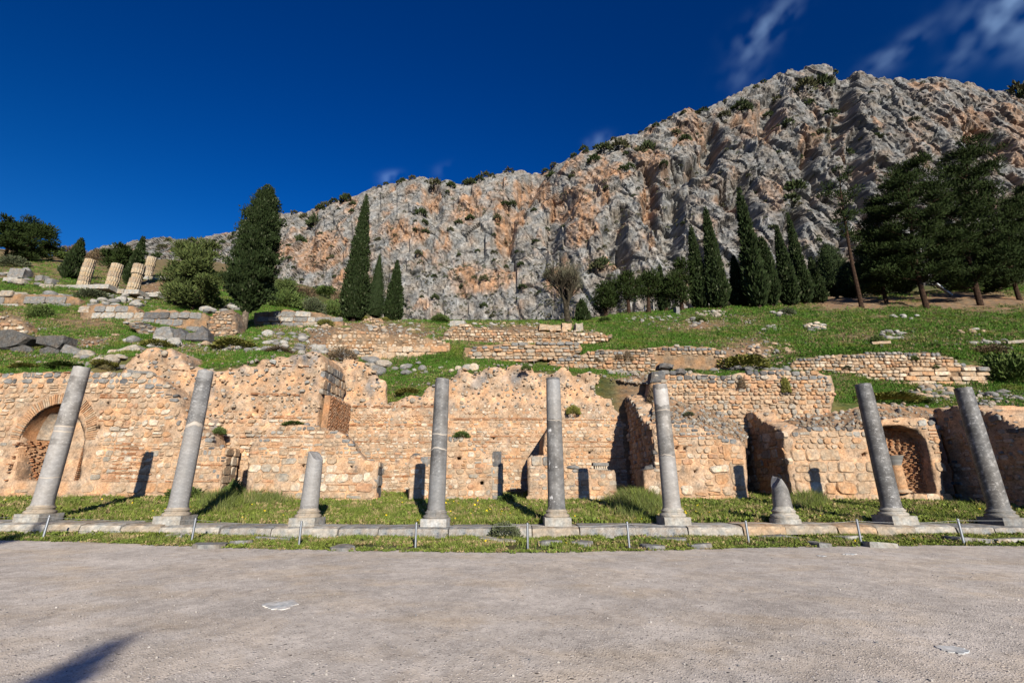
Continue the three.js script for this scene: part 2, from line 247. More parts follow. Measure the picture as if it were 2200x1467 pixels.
function bareness(x, y, p) {                  // 0 grass, 1 bare earth and rubble; where the slope is bare
  const n = 0.9 * fbm(p[0] * 0.45, p[2] * 0.45, 12, 4);
  let b = 0.14;
  b = Math.max(b, 1.8 * blob(x, y, 780, 728, 250, 62), 1.7 * blob(x, y, 1100, 720, 230, 34), 1.3 * blob(x, y, 1600, 756, 140, 46), 1.1 * blob(x, y, 1500, 700, 110, 24), 1.2 * blob(x, y, 30, 700, 90, 70));
  b = Math.max(b, 1.5 * blob(x, y, 1830, 650, 210, 26), 1.7 * blob(x, y, 2080, 646, 260, 32), 0.9 * blob(x, y, 180, 690, 170, 40), 1.0 * blob(x, y, 310, 620, 210, 60), 0.8 * blob(x, y, 480, 735, 90, 30), 0.7 * blob(x, y, 1880, 720, 240, 24), 1.2 * blob(x, y, 200, 735, 80, 24));
  b = Math.max(b, 1.7 * blob(x, y, 1375, 822, 75, 34), 0.8 * blob(x, y, 90, 765, 150, 30), 0.9 * blob(x, y, 430, 742, 190, 34), 0.8 * blob(x, y, 620, 705, 120, 30));
  if (y < 600 && x < 600) b = Math.max(b, 0.6);
  return clamp(b + n);
}
{
  const pos = [], uv = [], col = [], idx = [];
  for (let i = 0; i <= HNX; i++) for (let j = 0; j <= HNS; j++) {
    const p = hillGrid[i][j], q = project(...p), b = bareness(q[0], q[1], p), n = 0.35 * fbm(p[0] * 1.3, p[2] * 1.3, 5, 3); pos.push(...p); uv.push(p[0], -p[2]);
    const red = 0.5 + fbm(p[0] * 0.2, p[2] * 0.2, 33, 2); col.push(lerp(0.085, lerp(0.30, 0.36, red), b) * (1 + n), lerp(0.125, lerp(0.225, 0.215, red), b) * (1 + n), lerp(0.028, lerp(0.145, 0.125, red), b) * (1 + n));
    if (i < HNX && j < HNS) { const a = i * (HNS + 1) + j, c = a + HNS + 1; idx.push(a, c, a + 1, c, c + 1, a + 1); }
  }
  { const n0 = pos.length / 3; for (let i = 0; i <= HNX; i++) { const p = hillGrid[i][0]; pos.push(p[0], 0.3, p[2]); uv.push(p[0], p[1]); col.push(0.36, 0.235, 0.145); if (i < HNX) { const a = i * (HNS + 1), c = a + HNS + 1; idx.push(n0 + i, n0 + i + 1, a, n0 + i + 1, c, a); } } }
  structure('hillside', geom(pos, idx, uv, col), M_soil);
}

// ------------------------------------------------------------------ the rock wall behind
const ridgeY = linear([[-300, 560], [150, 556], [190, 545], [225, 528], [270, 520], [330, 512], [400, 508], [480, 500], [540, 480], [590, 457], [640, 454], [700, 440], [750, 424], [800, 404], [830, 394], [870, 384], [905, 374], [960, 384], [1010, 390], [1060, 369], [1100, 360], [1140, 362], [1180, 355], [1250, 326], [1290, 310], [1330, 286], [1370, 284], [1430, 252], [1480, 232], [1500, 241], [1560, 214], [1620, 180], [1680, 160], [1730, 147], [1800, 150], [1880, 165], [1950, 171], [2010, 164], [2060, 175], [2100, 190], [2160, 200], [2200, 206], [2350, 240], [2600, 300]]);
const footY = curve([-300, 190, 480, 590, 700, 860, 1000, 2600], [585, 585, 590, 660, 680, 720, 730, 730]);
const footD = curve([-300, 190, 480, 600, 900, 1150, 1250, 1700, 2200, 2600], [300, 290, 260, 215, 185, 172, 150, 135, 140, 150]);
const backD = curve([-300, 480, 600, 900, 1200, 1700, 2200, 2600], [60, 60, 45, 42, 55, 62, 55, 60]);
const gullies = [[[1808, 150], [1815, 235], [1790, 300]], [[1835, 300], [1840, 420], [1870, 480], [1905, 540]], [[1165, 355], [1120, 430], [1085, 500], [1095, 560]], [[1395, 380], [1398, 430], [1405, 480]], [[1532, 295], [1525, 350], [1440, 385]], [[1730, 330], [1760, 400]], [[1215, 435], [1190, 480], [1185, 520]], [[1590, 400], [1560, 430], [1600, 470]], [[1330, 470], [1310, 520], [1330, 570]], [[930, 400], [925, 470]], [[2080, 290], [2150, 320]], [[660, 470], [655, 560]], [[1450, 440], [1440, 520]], [[1660, 210], [1640, 290]], [[1700, 470], [1680, 560]]];
function segDist(x, y, L) { let m = 1e9; for (let i = 0; i < L.length - 1; i++) { const [ax, ay] = L[i], [bx, by] = L[i + 1], dx = bx - ax, dy = by - ay, t = clamp(((x - ax) * dx + (y - ay) * dy) / (dx * dx + dy * dy)); m = Math.min(m, Math.hypot(x - ax - dx * t, y - ay - dy * t)); } return m; }
const ochre = [[690, 545, 110, 60], [930, 415, 45, 32], [870, 500, 60, 40], [1000, 450, 40, 50], [1150, 405, 60, 45], [1095, 480, 40, 70], [1235, 435, 90, 42], [1290, 375, 75, 40], [1400, 345, 60, 40], [1480, 285, 60, 40], [1620, 270, 70, 45], [1392, 430, 26, 70], [2085, 265, 90, 40], [1975, 195, 50, 22], [1200, 610, 60, 40], [1310, 580, 50, 26], [1030, 600, 90, 40], [1480, 232, 30, 26], [1250, 500, 40, 50], [1850, 610, 40, 50], [760, 600, 60, 40], [1740, 300, 40, 30], [2190, 300, 50, 60], [1560, 440, 40, 26]];
const worley = (x, y, z) => {                // distance to the nearest and second nearest of scattered points
  const X = Math.floor(x), Y = Math.floor(y), Z = Math.floor(z); let a = 9, b = 9, id = 0, tx = 0, ty = 0;
  for (let i = -1; i <= 1; i++) for (let j = -1; j <= 1; j++) for (let k = -1; k <= 1; k++) { const cx = X + i, cy = Y + j, cz = Z + k; let h = Math.imul(cx, 374761393) ^ Math.imul(cy, 668265263) ^ Math.imul(cz, 2147483647 - 97); h = Math.imul(h ^ h >>> 13, 1274126177); h ^= h >>> 16;
    const px = cx + (h & 1023) / 1023, py = cy + (h >>> 10 & 1023) / 1023, pz = cz + (h >>> 20 & 1023) / 1023, d = (px - x) ** 2 + (py - y) ** 2 + (pz - z) ** 2; if (d < a) { b = a; a = d; id = h; tx = x - px; ty = y - py; } else if (d < b) b = d; }
  return [Math.sqrt(a), Math.sqrt(b), (id >>> 5 & 1023) / 1023, ((id >>> 3 & 255) / 127.5 - 1) * tx + ((id >>> 13 & 255) / 127.5 - 1) * ty];
};
const cliffGrid = [], CNX = 780, CNS = 370, CS0 = 0.90;         // the last tenth of the rows turns over the ridge
function cliffBase(x, f) {
  const yf = footY(x), yr = ridgeY(x) + 5, Df = footD(x);
  if (f <= 1) { const D = Df + backD(x) * (0.62 * Math.pow(f, 2.6) + 0.38 * f + 0.06 * Math.sin(f * 19 + x * 0.01) * f * (1 - f)); return at(x, lerp(yf, yr, f), D); }
  const p = at(x, yr, Df + backD(x)), k = f - 1; return [p[0] * (1 + k * 0.9), p[1] - 60 * k, p[2] * (1 + k * 0.9)];
}
{
  const pos = new Float32Array((CNX + 1) * (CNS + 1) * 3), uv = new Float32Array((CNX + 1) * (CNS + 1) * 2), col = new Float32Array((CNX + 1) * (CNS + 1) * 3), idx = [];
  for (let i = 0; i <= CNX; i++) { const x = lerp(-300, 2480, i / CNX), row = [], fl = sstep(300, 600, x);
    for (let j = 0; j <= CNS; j++) {
      const w = j / CNS, f = w < CS0 ? w / CS0 : 1 + (w - CS0) / (1 - CS0) * 0.4, p = cliffBase(x, f), y = f <= 1 ? lerp(footY(x), ridgeY(x), f) : ridgeY(x);
      const X = p[0], Y = p[1], Z = p[2], k = lerp(1.5, 1, fl);
      // tilted strata and blocks: noise is read in turned, stretched coordinates
      const wx = X + 2.5 * n3(X / 24, Y / 24, Z / 24), wy = Y + 2.5 * n3(X / 22 + 9, Y / 22, Z / 22), a = wx * 0.985 + wy * 0.17, b = wy * 0.985 - wx * 0.17;
      const big = ridge(a / 46, b / 62, Z / 60, 2), mid = ridge(a / 17, b / 30, Z / 28 + 5, 3), w1 = worley(a / 9, b / 26, Z / 18), w2 = worley(a / 3.0 + 7, b / 8.5, Z / 6), w3 = worley(a / 1.3 + 3, b / 3.0, Z / 2.4);
      const bed = (b + 3 * n3(X / 18, Y / 18, 3)) / 6.5, ledge = (bed - Math.floor(bed)) - 0.5; let h = 4.4 * big + 0.8 * mid - 0.45 * ledge * sstep(-0.2, 0.3, n3(X / 35, Y / 35, 12)) + (1.9 * w1[3] + 0.8 * w2[3]) + 2.5 * (w1[2] - 0.5) * sstep(0, 0.10, w1[1] - w1[0]) - 2.0 * (1 - sstep(0, 0.09, w1[1] - w1[0])) + 1.25 * (w2[2] - 0.5) * sstep(0, 0.12, w2[1] - w2[0]) - 0.75 * (1 - sstep(0, 0.10, w2[1] - w2[0])) + 0.55 * (w3[2] - 0.5) * sstep(0, 0.16, w3[1] - w3[0]) + 0.35 * ridge(a / 5, b / 11, Z / 8, 2) + 0.5 * w3[3] + 0.55 * fbm(X / 1.6, Y / 2.2, Z / 2.2, 2);
      for (const L of gullies) { const d = segDist(x + 14 * n3(X / 7, Y / 7, 1), y + 14 * n3(X / 7, Y / 7, 4), L); if (d < 42) h -= 9 * (1 - sstep(4, 30, d)); }
      h *= k * (0.55 + 0.45 * sstep(0, 0.2, f)) * (f > 1 ? 0.7 : 1) * lerp(0.7, 1.15, sstep(1100, 1500, x));
      const up = 0.55 * (w2[2] - 0.5) + 0.9 * n3(X / 5, Y / 5, Z / 5) + 0.8 * (w1[2] - 0.5);
      const rim = f > 0.92 ? lerp(1, 0.55, sstep(0.92, 1, f)) : 1;
      const q = [X - 0.12 * h * X / 150, Y + 0.18 * h * rim + up * (f > 0.9 ? 1.15 : 1), Z + h * rim]; row.push(q);
      // stone colour: grey limestone, ochre where it has flaked, brown water streaks
      let o = -0.29 + 1.15 * fbm(X / 16, Y / 30, Z / 22 + 3, 3) + 0.25 * (w2[2] - 0.5) + 0.18 * (w1[2] - 0.5); for (const c of ochre) o = Math.max(o, 1.05 * blob(x, y, ...c) - 0.18 + 1.1 * fbm(X / 9, Y / 16, Z / 12 + 3, 4) + 0.3 * (w2[2] - 0.5));
      o = 0.92 * sstep(-0.10, 0.34, o) * (0.55 + 0.45 * sstep(-0.12, 0.12, fbm(X / 1.8, Y / 9, Z / 6, 3))); const dk = sstep(0.12, 0.4, fbm(X / 5, Y / 30, Z / 20 + 8, 4)) * 0.35, tone = 1 + 0.42 * fbm(X / 4, Y / 6, Z / 5, 3) + 0.12 * (w3[2] - 0.5) + 0.16 * (w2[2] - 0.5);
      const gr = sstep(1250, 1700, x), t = tone * (1 - dk), A = [lerp(0.40, 0.335, gr), lerp(0.385, 0.325, gr), lerp(0.355, 0.305, gr)], B = [0.58, 0.345, 0.20];  // greyer to the right, with the shade there put into the tone
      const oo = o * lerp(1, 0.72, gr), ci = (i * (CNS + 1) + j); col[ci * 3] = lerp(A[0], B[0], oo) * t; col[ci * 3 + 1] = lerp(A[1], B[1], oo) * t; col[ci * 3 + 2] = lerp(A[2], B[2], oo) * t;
      pos.set(q, ci * 3); uv[ci * 2] = q[0]; uv[ci * 2 + 1] = q[1];
      if (i < CNX && j < CNS) { const e = ci, c = e + CNS + 1; idx.push(e, c, e + 1, c, c + 1, e + 1); }
    }
    cliffGrid.push(row);
  }
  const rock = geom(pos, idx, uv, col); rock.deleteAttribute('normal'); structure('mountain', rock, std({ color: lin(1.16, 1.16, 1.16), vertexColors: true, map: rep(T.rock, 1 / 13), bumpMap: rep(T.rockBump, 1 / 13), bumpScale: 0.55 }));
}
function onCliff(x, y) { const i = clamp(Math.round((x + 300) / 2780 * CNX), 0, CNX); let best = null, bd = 1e9; for (let j = 0; j <= CNS * CS0; j++) { const q = project(...cliffGrid[i][j]), e = Math.abs(q[1] - y); if (e < bd) { bd = e; best = cliffGrid[i][j]; } } return best; }

// ------------------------------------------------------------------ masonry
function inPoly(x, y, P) { let c = false; for (let i = 0, j = P.length - 1; i < P.length; j = i++) { const [xi, yi] = P[i], [xj, yj] = P[j]; if ((yi > y) !== (yj > y) && x < (xj - xi) * (y - yi) / (yj - yi) + xi) c = !c; } return c; }
function nearest(x, y, P) { let m = 1e9, bx = x, by = y; for (let i = 0, j = P.length - 1; i < P.length; j = i++) { const [ax, ay] = P[j], [cx, cy] = P[i], dx = cx - ax, dy = cy - ay, t = clamp(((x - ax) * dx + (y - ay) * dy) / (dx * dx + dy * dy + 1e-9)), qx = ax + dx * t, qy = ay + dy * t, d = Math.hypot(x - qx, y - qy); if (d < m) { m = d; bx = qx; by = qy; } } return [m, bx, by]; }
function jagged(P, amp, step, seed) {        // break the outline of a ruin
  const out = [], minY = Math.min(...P.map(p => p[1]));
  for (let i = 0; i < P.length; i++) { const a = P[i], b = P[(i + 1) % P.length], L = Math.hypot(b[0] - a[0], b[1] - a[1]), n = Math.max(1, Math.round(L / step)), low = Math.abs(a[1] - minY) < 0.05 && Math.abs(b[1] - minY) < 0.05, up = Math.abs(b[0] - a[0]) / (L + 1e-9);
    for (let k = 0; k < n; k++) { const t = k / n, x = lerp(a[0], b[0], t), y = lerp(a[1], b[1], t); if (low || L < step) { out.push([x, y]); continue; }
      const s = seed + i * 3.7, e = amp * (0.35 + 0.65 * up) * (1.5 * n3(x * 1.7 + s, y * 1.7, 3) + 0.9 * n3(x * 5.1 + s, y * 5.1, 7)); out.push([x - (b[1] - a[1]) / L * -e * 1, y + (b[0] - a[0]) / L * -e]); } }
  return out;
}
function stoneGeo(P, z, depth, bevel, r, uvShift = [0, 0]) {    // one worn stone: outline P in the wall's plane, its face at z, its body reaching back
  const n = P.length; let cx = 0, cy = 0; for (const p of P) { cx += p[0] / n; cy += p[1] / n; }
  const tx = (r() - 0.5) * 0.16, ty = (r() - 0.5) * 0.2, pos = [], uv = [], idx = [], push = (x, y, zz) => { pos.push(x, y, zz); uv.push(x + uvShift[0] + zz * 0.6, y + uvShift[1] + zz * 0.4); };
  for (const p of P) push(p[0], p[1], z - depth);
  for (const p of P) push(p[0], p[1], z - bevel * (0.8 + 0.6 * r()));
  for (const p of P) { const dx = cx - p[0], dy = cy - p[1], L = Math.hypot(dx, dy), k = Math.min(0.45, bevel * 1.1 / L); push(p[0] + dx * k, p[1] + dy * k, z + tx * (p[0] - cx) + ty * (p[1] - cy) + (r() - 0.5) * bevel * 0.35); }
  push(cx, cy, z + bevel * 0.3 * (r() - 0.2));
  for (let ring = 0; ring < 2; ring++) for (let k = 0; k < n; k++) { const a = ring * n + k, b = ring * n + (k + 1) % n; idx.push(a, b, a + n, b, b + n, a + n); }
  for (let k = 0; k < n; k++) idx.push(2 * n + k, 2 * n + (k + 1) % n, 3 * n);
  const g = geom(pos, idx, uv).toNonIndexed(); g.computeVertexNormals(); return g;
}
function outline(x0, x1, yb, yt, gap, r, wob) {   // corner points of one stone between its joints
  const w = x1 - x0, h = yt - yb, ch = () => Math.min(w, h) * (0.10 + wob * 0.30 * r()), j = () => (r() - 0.5) * wob * Math.min(w, h) * 0.34, g = gap;
  const a = ch(), b = ch(), c = ch(), d = ch();
  const P = [[x0 + g + a, yb + g], [x1 - g - b, yb + g + j() * 0.4], [x1 - g, yb + g + b], [x1 - g + j() * 0.5, (yb + yt) / 2], [x1 - g, yt - g - c], [x1 - g - c, yt - g], [x0 + g + d, yt - g + j() * 0.4], [x0 + g, yt - g - d], [x0 + g + j() * 0.5, (yb + yt) / 2], [x0 + g, yb + g + a]];
  return P.map(p => [p[0] + j() * 0.35, p[1] + j() * 0.35]);
}
const pick = (list, r) => { let t = 0; for (const e of list) t += e[1]; let q = r() * t; for (const e of list) { q -= e[1]; if (q <= 0) return e[0]; } return list[0][0]; };
const PAL = {
  buff: [['buff', 4], ['pale', 3], ['tan', 2.4], ['orange', 1.4], ['greybuff', 1.2], ['rose', 0.8]], coarse: [['buff', 4], ['orange', 3], ['tan', 2], ['pale', 1.2], ['rose', 1]],
  loose: [['greybuff', 4], ['tan', 3], ['light', 2], ['buff', 2.5], ['grey', 0.8]],
  rubble: [['greybuff', 3], ['grey', 2.5], ['tan', 2], ['light', 1.2], ['buff', 1.5]], top: [['grey', 4], ['greybuff', 2.4], ['darkgrey', 1.5], ['light', 0.8]], ashlar: [['tan', 3], ['buff', 3], ['pale', 1.2], ['orange', 1.5]],
  grey: [['grey', 4], ['greybuff', 3], ['light', 1], ['darkgrey', 1]], dry: [['tan', 3], ['buff', 2.5], ['orange', 1.5], ['greybuff', 2], ['rose', 1.2]],
};
function rockGeo(seed, flat = 1) { const g0 = new THREE.IcosahedronGeometry(0.5, 2), p = g0.attributes.position, r = rng(seed), cuts = []; for (let k = 0; k < 7; k++) { const v = new THREE.Vector3(r() - 0.5, (r() - 0.5) * 1.2, r() - 0.5).normalize(); cuts.push([v, 0.30 + 0.14 * r()]); }
  const v = new THREE.Vector3(); for (let i = 0; i < p.count; i++) { v.fromBufferAttribute(p, i); for (const [n, d] of cuts) { const e = v.dot(n); if (e > d) v.addScaledVector(n, (d - e) * 0.92); } v.multiplyScalar(1 + 0.22 * fbm(v.x * 2.5 + seed, v.y * 2.5, v.z * 2.5, 3)); v.y *= flat; p.setXYZ(i, v.x, v.y, v.z); } g0.computeVertexNormals(); return boxUV(g0, 1); }
const ROCKS = [1, 2, 3, 4, 5, 6].map(k => rockGeo(k * 13, 0.62 + 0.05 * k));
/* A wall with a broken outline: a body of mortar and rubble, the stones that show in its face, courses of brick.
   px: outline along lines of sight at distance D (facing the camera), or poly: outline in the wall's own metres with o, dir */
function wall(q) {
  const r = rng(q.seed ?? 1), fr = q.o ? q : { o: [0, -q.D], dir: [1, 0] };
  const th = Math.atan2(-fr.dir[1], fr.dir[0]);
  const toL = p => [p[0], p[1]], raw = q.poly ?? q.px.map(([x, y]) => { const p = at(x, y, q.D); return [p[0], p[1]]; });
  const cx0 = q.poly ? 0 : raw.reduce((s, p) => s + p[0], 0) / raw.length, base = raw.map(p => [p[0] - cx0, p[1]]);
  const P = jagged(base, q.jag ?? 0.10, q.jagStep ?? 0.22, (q.seed ?? 1) * 1.3), seed = (q.seed ?? 1) * 5.77;
  const holes = (q.holes ?? []).map(h => (q.poly ? h : h.map(([x, y]) => { const p = at(x, y, q.D); return [p[0] - cx0, p[1]]; })));
  const g = thing(q.name ?? 'ruined_wall', q.label, q.category ?? 'wall', [fr.o[0] + cx0 * fr.dir[0], 0, fr.o[1] + cx0 * fr.dir[1]], th, q.group);
  const orient = P.reduce((s, a, i) => { const b = P[(i + 1) % P.length]; return s + a[0] * b[1] - b[0] * a[1]; }, 0);
  const thick = q.thick ?? 0.8, cell = q.cell ?? 0.12, rough = q.rough ?? 0.03;
  const disp = (x, y) => rough * (1.6 * fbm(x * 0.9 + seed, y * 0.9, 2, 2) + 1.3 * fbm(x * 3.1 + seed, y * 3.1, 5, 3)) + (q.bulge ? q.bulge(x + cx0, y) : 0);
  // body
  const minX = Math.min(...P.map(p => p[0])), maxX = Math.max(...P.map(p => p[0])), minY = Math.min(...P.map(p => p[1])), maxY = Math.max(...P.map(p => p[1]));
  const nx = Math.ceil((maxX - minX) / cell) + 1, ny = Math.ceil((maxY - minY) / cell) + 1, inside = (i, j, hol) => { if (i < 0 || j < 0 || i >= nx || j >= ny) return false; const x = minX + (i + 0.5) * cell - cell / 2, y = minY + (j + 0.5) * cell - cell / 2; return inPoly(x, y, P) && !(hol && holes.some(h => inPoly(x, y, h))); };
  const front = new Uint8Array(nx * ny); for (let j = 0; j < ny; j++) for (let i = 0; i < nx; i++) front[j * nx + i] = inside(i, j, true) ? 1 : 0;
  const F = (i, j) => i >= 0 && j >= 0 && i < nx && j < ny && front[j * nx + i];
  const pos = [], uv = [], col = [], idx = [], vid = new Map(), vert = (i, j) => {
    const k = j * (nx + 1) + i; if (vid.has(k)) return vid.get(k);
    let x = minX + (i - 0.5) * cell, y = minY + (j - 0.5) * cell; const edge = !(F(i, j) && F(i - 1, j) && F(i, j - 1) && F(i - 1, j - 1));
    let [dm, bx, by] = nearest(x, y, P); if (edge) { let best = [dm, bx, by]; for (const h of holes) { const t = nearest(x, y, h); if (t[0] < best[0]) best = t; } if (best[0] < cell * 1.25) { x = best[1]; y = best[2]; } dm = Math.min(dm, best[0]); }
    else { x += (r() - 0.5) * cell * 0.3; y += (r() - 0.5) * cell * 0.3; }
    const top = clamp(1 - dm / 0.22), z = disp(x, y) - 0.6 * (q.round ?? 0.06) * top * top * (y > minY + 0.5 ? 1 : 0);
    const id = pos.length / 3; pos.push(x, y, z); uv.push(x + cx0, y); const t = q.tint ? q.tint(x + cx0, y) : 0, w = 1 + 0.35 * fbm(x * 0.7 + seed, y * 0.7, 11, 3); const gy = clamp(t); col.push(w * lerp(1, 0.55, gy), w * lerp(1, 0.74, gy), w * lerp(1, 1.05, gy)); vid.set(k, id); return id;
  };
  const back = [], bid = id => { if (back[id] === undefined) { back[id] = pos.length / 3; pos.push(pos[id * 3], pos[id * 3 + 1], -thick); uv.push(pos[id * 3] + cx0 + thick, pos[id * 3 + 1]); col.push(col[id * 3], col[id * 3 + 1], col[id * 3 + 2]); } return back[id]; };
  for (let j = 0; j < ny; j++) for (let i = 0; i < nx; i++) if (front[j * nx + i]) {
    const a = vert(i, j), b = vert(i + 1, j), c = vert(i + 1, j + 1), d = vert(i, j + 1); idx.push(a, b, c, a, c, d);
    const sidef = (p, s) => { const m = 3, ids = [p], ids2 = [s]; for (let k = 1; k < m; k++) { const f = k / m; for (const [L, e] of [[ids, p], [ids2, s]]) { const x = pos[e * 3], y = pos[e * 3 + 1], z = lerp(pos[e * 3 + 2], -thick, f), o = 0.05 * n3(x * 4, y * 4, z * 4); L.push(pos.length / 3); pos.push(x + o, y + o, z); uv.push(x + cx0 - z, y); col.push(col[e * 3], col[e * 3 + 1], col[e * 3 + 2]); } } ids.push(bid(p)); ids2.push(bid(s)); for (let k = 0; k < m; k++) idx.push(ids[k], ids[k + 1], ids2[k], ids2[k], ids[k + 1], ids2[k + 1]); };
    if (!F(i, j - 1)) sidef(a, b); if (!F(i + 1, j)) sidef(b, c); if (!F(i, j + 1)) sidef(c, d); if (!F(i - 1, j)) sidef(d, a);
  }
  { const b0 = pos.length / 3; pos.push(minX, minY, -thick - 0.01); }
  pos.splice(-3, 3);
  part('wall_body', geom(pos, idx, uv, col), q.mat ?? M.mortar, g);
  if (thick < 3) { const bx = new THREE.ShapeGeometry(new THREE.Shape(P.map(p => new THREE.Vector2(p[0], p[1])))); bx.translate(0, 0, -thick); part('wall_back', paint(bx, lin(1, 1, 1)), q.mat ?? M.mortar, g); }
  // stones in the face
  const stones = [], keepOut = (x, y) => holes.some(h => inPoly(x, y, h) || nearest(x, y, h)[0] < (q.holeMargin ?? 0.05)) || (q.skip && q.skip(x + cx0, y));
  const course = (y0, y1, x0, x1, s) => {
    let x = x0 + (r() - 0.5) * s.w[0];
    while (x < x1) { const w = lerp(s.w[0], s.w[1], Math.pow(r(), s.pow ?? 1.3)), xe = x + w; const yb = y0 + (s.wave ?? 0) * n3(x * 0.8 + seed, y0 * 2, 1), yt = y1 + (s.wave ?? 0) * n3(x * 0.8 + seed, y1 * 2, 1);
      const slots = r() < (s.split ?? 0) ? [[yb, lerp(yb, yt, 0.35 + 0.3 * r())], null] : [[yb, yt]]; if (slots[1] === null) slots[1] = [slots[0][1], yt];
      for (const [b, t] of slots) { if (r() < (s.miss ?? 0)) continue; const mx = (x + xe) / 2, my = (b + t) / 2; if (mx < minX || mx > maxX) continue;
        const o = outline(x, xe, b, t, s.gap ?? 0.012, r, s.wob ?? 0.6); if (s.turn) { const an = (r() - 0.5) * s.turn, ca = Math.cos(an), sa = Math.sin(an); for (const p of o) { const dx = p[0] - mx, dy = p[1] - my; p[0] = mx + dx * ca - dy * sa; p[1] = my + dx * sa + dy * ca; } }
        if (!inPoly(mx, my, P) || o.filter(p => inPoly(p[0], p[1], P)).length < 6 || keepOut(mx, my) || o.some(p => keepOut(p[0], p[1]))) continue;
        const topEdge = nearest(mx, my, P); const isTop = topEdge[2] > my && topEdge[0] < (q.topBand ?? 0.32) && my > minY + 0.8;
        const m = pick(isTop && q.topPal && r() < 0.75 ? PAL[q.topPal] : PAL[s.pal ?? 'buff'], r), pr = lerp(s.out[0], s.out[1], r());
        stones.push({ P: o, z: disp(mx, my) + pr, m, area: w * (t - b), bevel: s.bevel ?? 0.025 }); }
      x = xe; }
  };
  for (const s of q.layers ?? []) { let y = s.y0 ?? minY; const ye = s.y1 ?? maxY; while (y < ye) { const h = lerp(s.h[0], s.h[1], r()); course(y, Math.min(y + h, ye + 0.05), s.x0 === undefined ? minX : s.x0 - cx0, s.x1 === undefined ? maxX : s.x1 - cx0, s); y += h + (s.skipY ?? 0) * r(); } }
  for (const s of q.scatter ?? []) for (let k = 0; k < s.n; k++) {
    const x = lerp(s.x0 === undefined ? minX : s.x0 - cx0, s.x1 === undefined ? maxX : s.x1 - cx0, r()), y = lerp(s.y0 ?? minY, s.y1 ?? maxY, r()), w = lerp(s.w[0], s.w[1], r() * r()), h = w * lerp(0.45, 0.95, r());
    const o = outline(x - w / 2, x + w / 2, y - h / 2, y + h / 2, 0, r, 0.9), an = (r() - 0.5) * 1.2, ca = Math.cos(an), sa = Math.sin(an); for (const p of o) { const dx = p[0] - x, dy = p[1] - y; p[0] = x + dx * ca - dy * sa; p[1] = y + dx * sa + dy * ca; }
    if (!o.every(p => inPoly(p[0], p[1], P)) || keepOut(x, y) || stones.some(t => Math.hypot(t.P[0][0] - x, t.P[0][1] - y) < w * 0.8)) continue;
    stones.push({ P: o, z: disp(x, y) + lerp(s.out[0], s.out[1], r()), m: pick(PAL[s.pal ?? 'rubble'], r), area: w * h, bevel: Math.min(0.05, w * 0.22) });
  }
  stones.sort((a, b) => b.area - a.area);
  if (q.caps !== 0) { let acc = 0, made = 0; for (let i = 0; i < P.length; i++) { const a = P[i], b = P[(i + 1) % P.length], L = Math.hypot(b[0] - a[0], b[1] - a[1]), ny = (b[0] - a[0]) / (L + 1e-9) * (orient > 0 ? -1 : 1); if (ny < 0.3 || a[1] < minY + 0.5) continue; acc += L; if (acc < (q.capStep ?? 0.3)) continue; acc = r() * -0.25; if (made++ > 44) break;
      const s = lerp(0.12, 0.36, r() * r()) * (q.capSize ?? 1), m = part('cap_stone', ROCKS[Math.floor(r() * 6)], M[pick(PAL[q.topPal ?? 'rubble'], r)], g); m.position.set(a[0], a[1] + s * 0.06, lerp(-0.05 - (q.round ?? 0.06), -Math.min(thick, 0.8) * 0.7, r())); m.scale.set(s * (1 + 0.5 * r()), s * (0.6 + 0.4 * r()), s); m.rotation.set(r() * 0.6, r() * 6, r() * 0.6 - 0.3); } }
  const rest = []; stones.forEach((s, k) => { const ge = stoneGeo(s.P, s.z, q.stoneDepth ?? 0.2, s.bevel, r, [r() * 3, r() * 3]); if (k < Math.min(220, q.most ?? 220)) part(q.pieceName ?? 'stone', ge, M[s.m], g); else rest.push(paint(ge, M[s.m].color)); });
  if (rest.length) part('small_stones', mergeGeometries(rest), M.stoneVC, g, { kind: 'stuff' });
  // courses of brick: thin tiles laid flat, edges showing
  const bricks = []; for (const b of q.bricks ?? []) { const [x0, x1, y0, rows, lean] = b; for (let k = 0; k < rows; k++) { let x = x0 - cx0; while (x < x1 - cx0) { const w = 0.22 + 0.2 * r(), y = y0 + k * 0.068 + (lean ?? 0) * (x - x0 + cx0) + 0.012 * (r() - 0.5); if (r() > 0.07 && inPoly(x + 0.02, y, P) && inPoly(x + w, y + 0.04, P) && !keepOut(x + w / 2, y + 0.02)) { const ge = new THREE.BoxGeometry(w - 0.015, 0.038 + 0.012 * r(), 0.16); ge.rotateZ((r() - 0.5) * 0.03); ge.translate(x + w / 2, y + 0.02, disp(x, y) - 0.05 + 0.012 * r()); boxUV(ge, 1); bricks.push(paint(ge, r() < 0.6 ? M.brick.color : M.brickPale.color)); } x += w; } } }
  // saw-tooth ornament: flat stones set on their corners
  for (const b of q.zigzag ?? []) { const [x0, x1, y0, rows] = b; for (let k = 0; k < rows; k++) { let x = x0 - cx0; while (x < x1 - cx0) { const w = 0.17, y = y0 + k * 0.15; if (r() > 0.25 && inPoly(x, y, P) && !keepOut(x, y)) for (const sg of [-1, 1]) { const ge = new THREE.BoxGeometry(0.13, 0.028, 0.12); ge.rotateZ(sg * 0.62); ge.translate(x + sg * 0.048, y, disp(x, y) - 0.025 + 0.01 * r()); boxUV(ge, 1); bricks.push(paint(ge, M.brickPale.color)); } x += w + 0.03; } } }
  if (bricks.length) part('brick_courses', mergeGeometries(bricks), M.stoneVC, g, { kind: 'stuff' });
  g.userData.kind = 'thing';
  return { g, disp, cx0, P };
}
const Yat = (y, D) => at(1100, y, D)[1], Xat = (x, y, D) => at(x, y, D)[0];

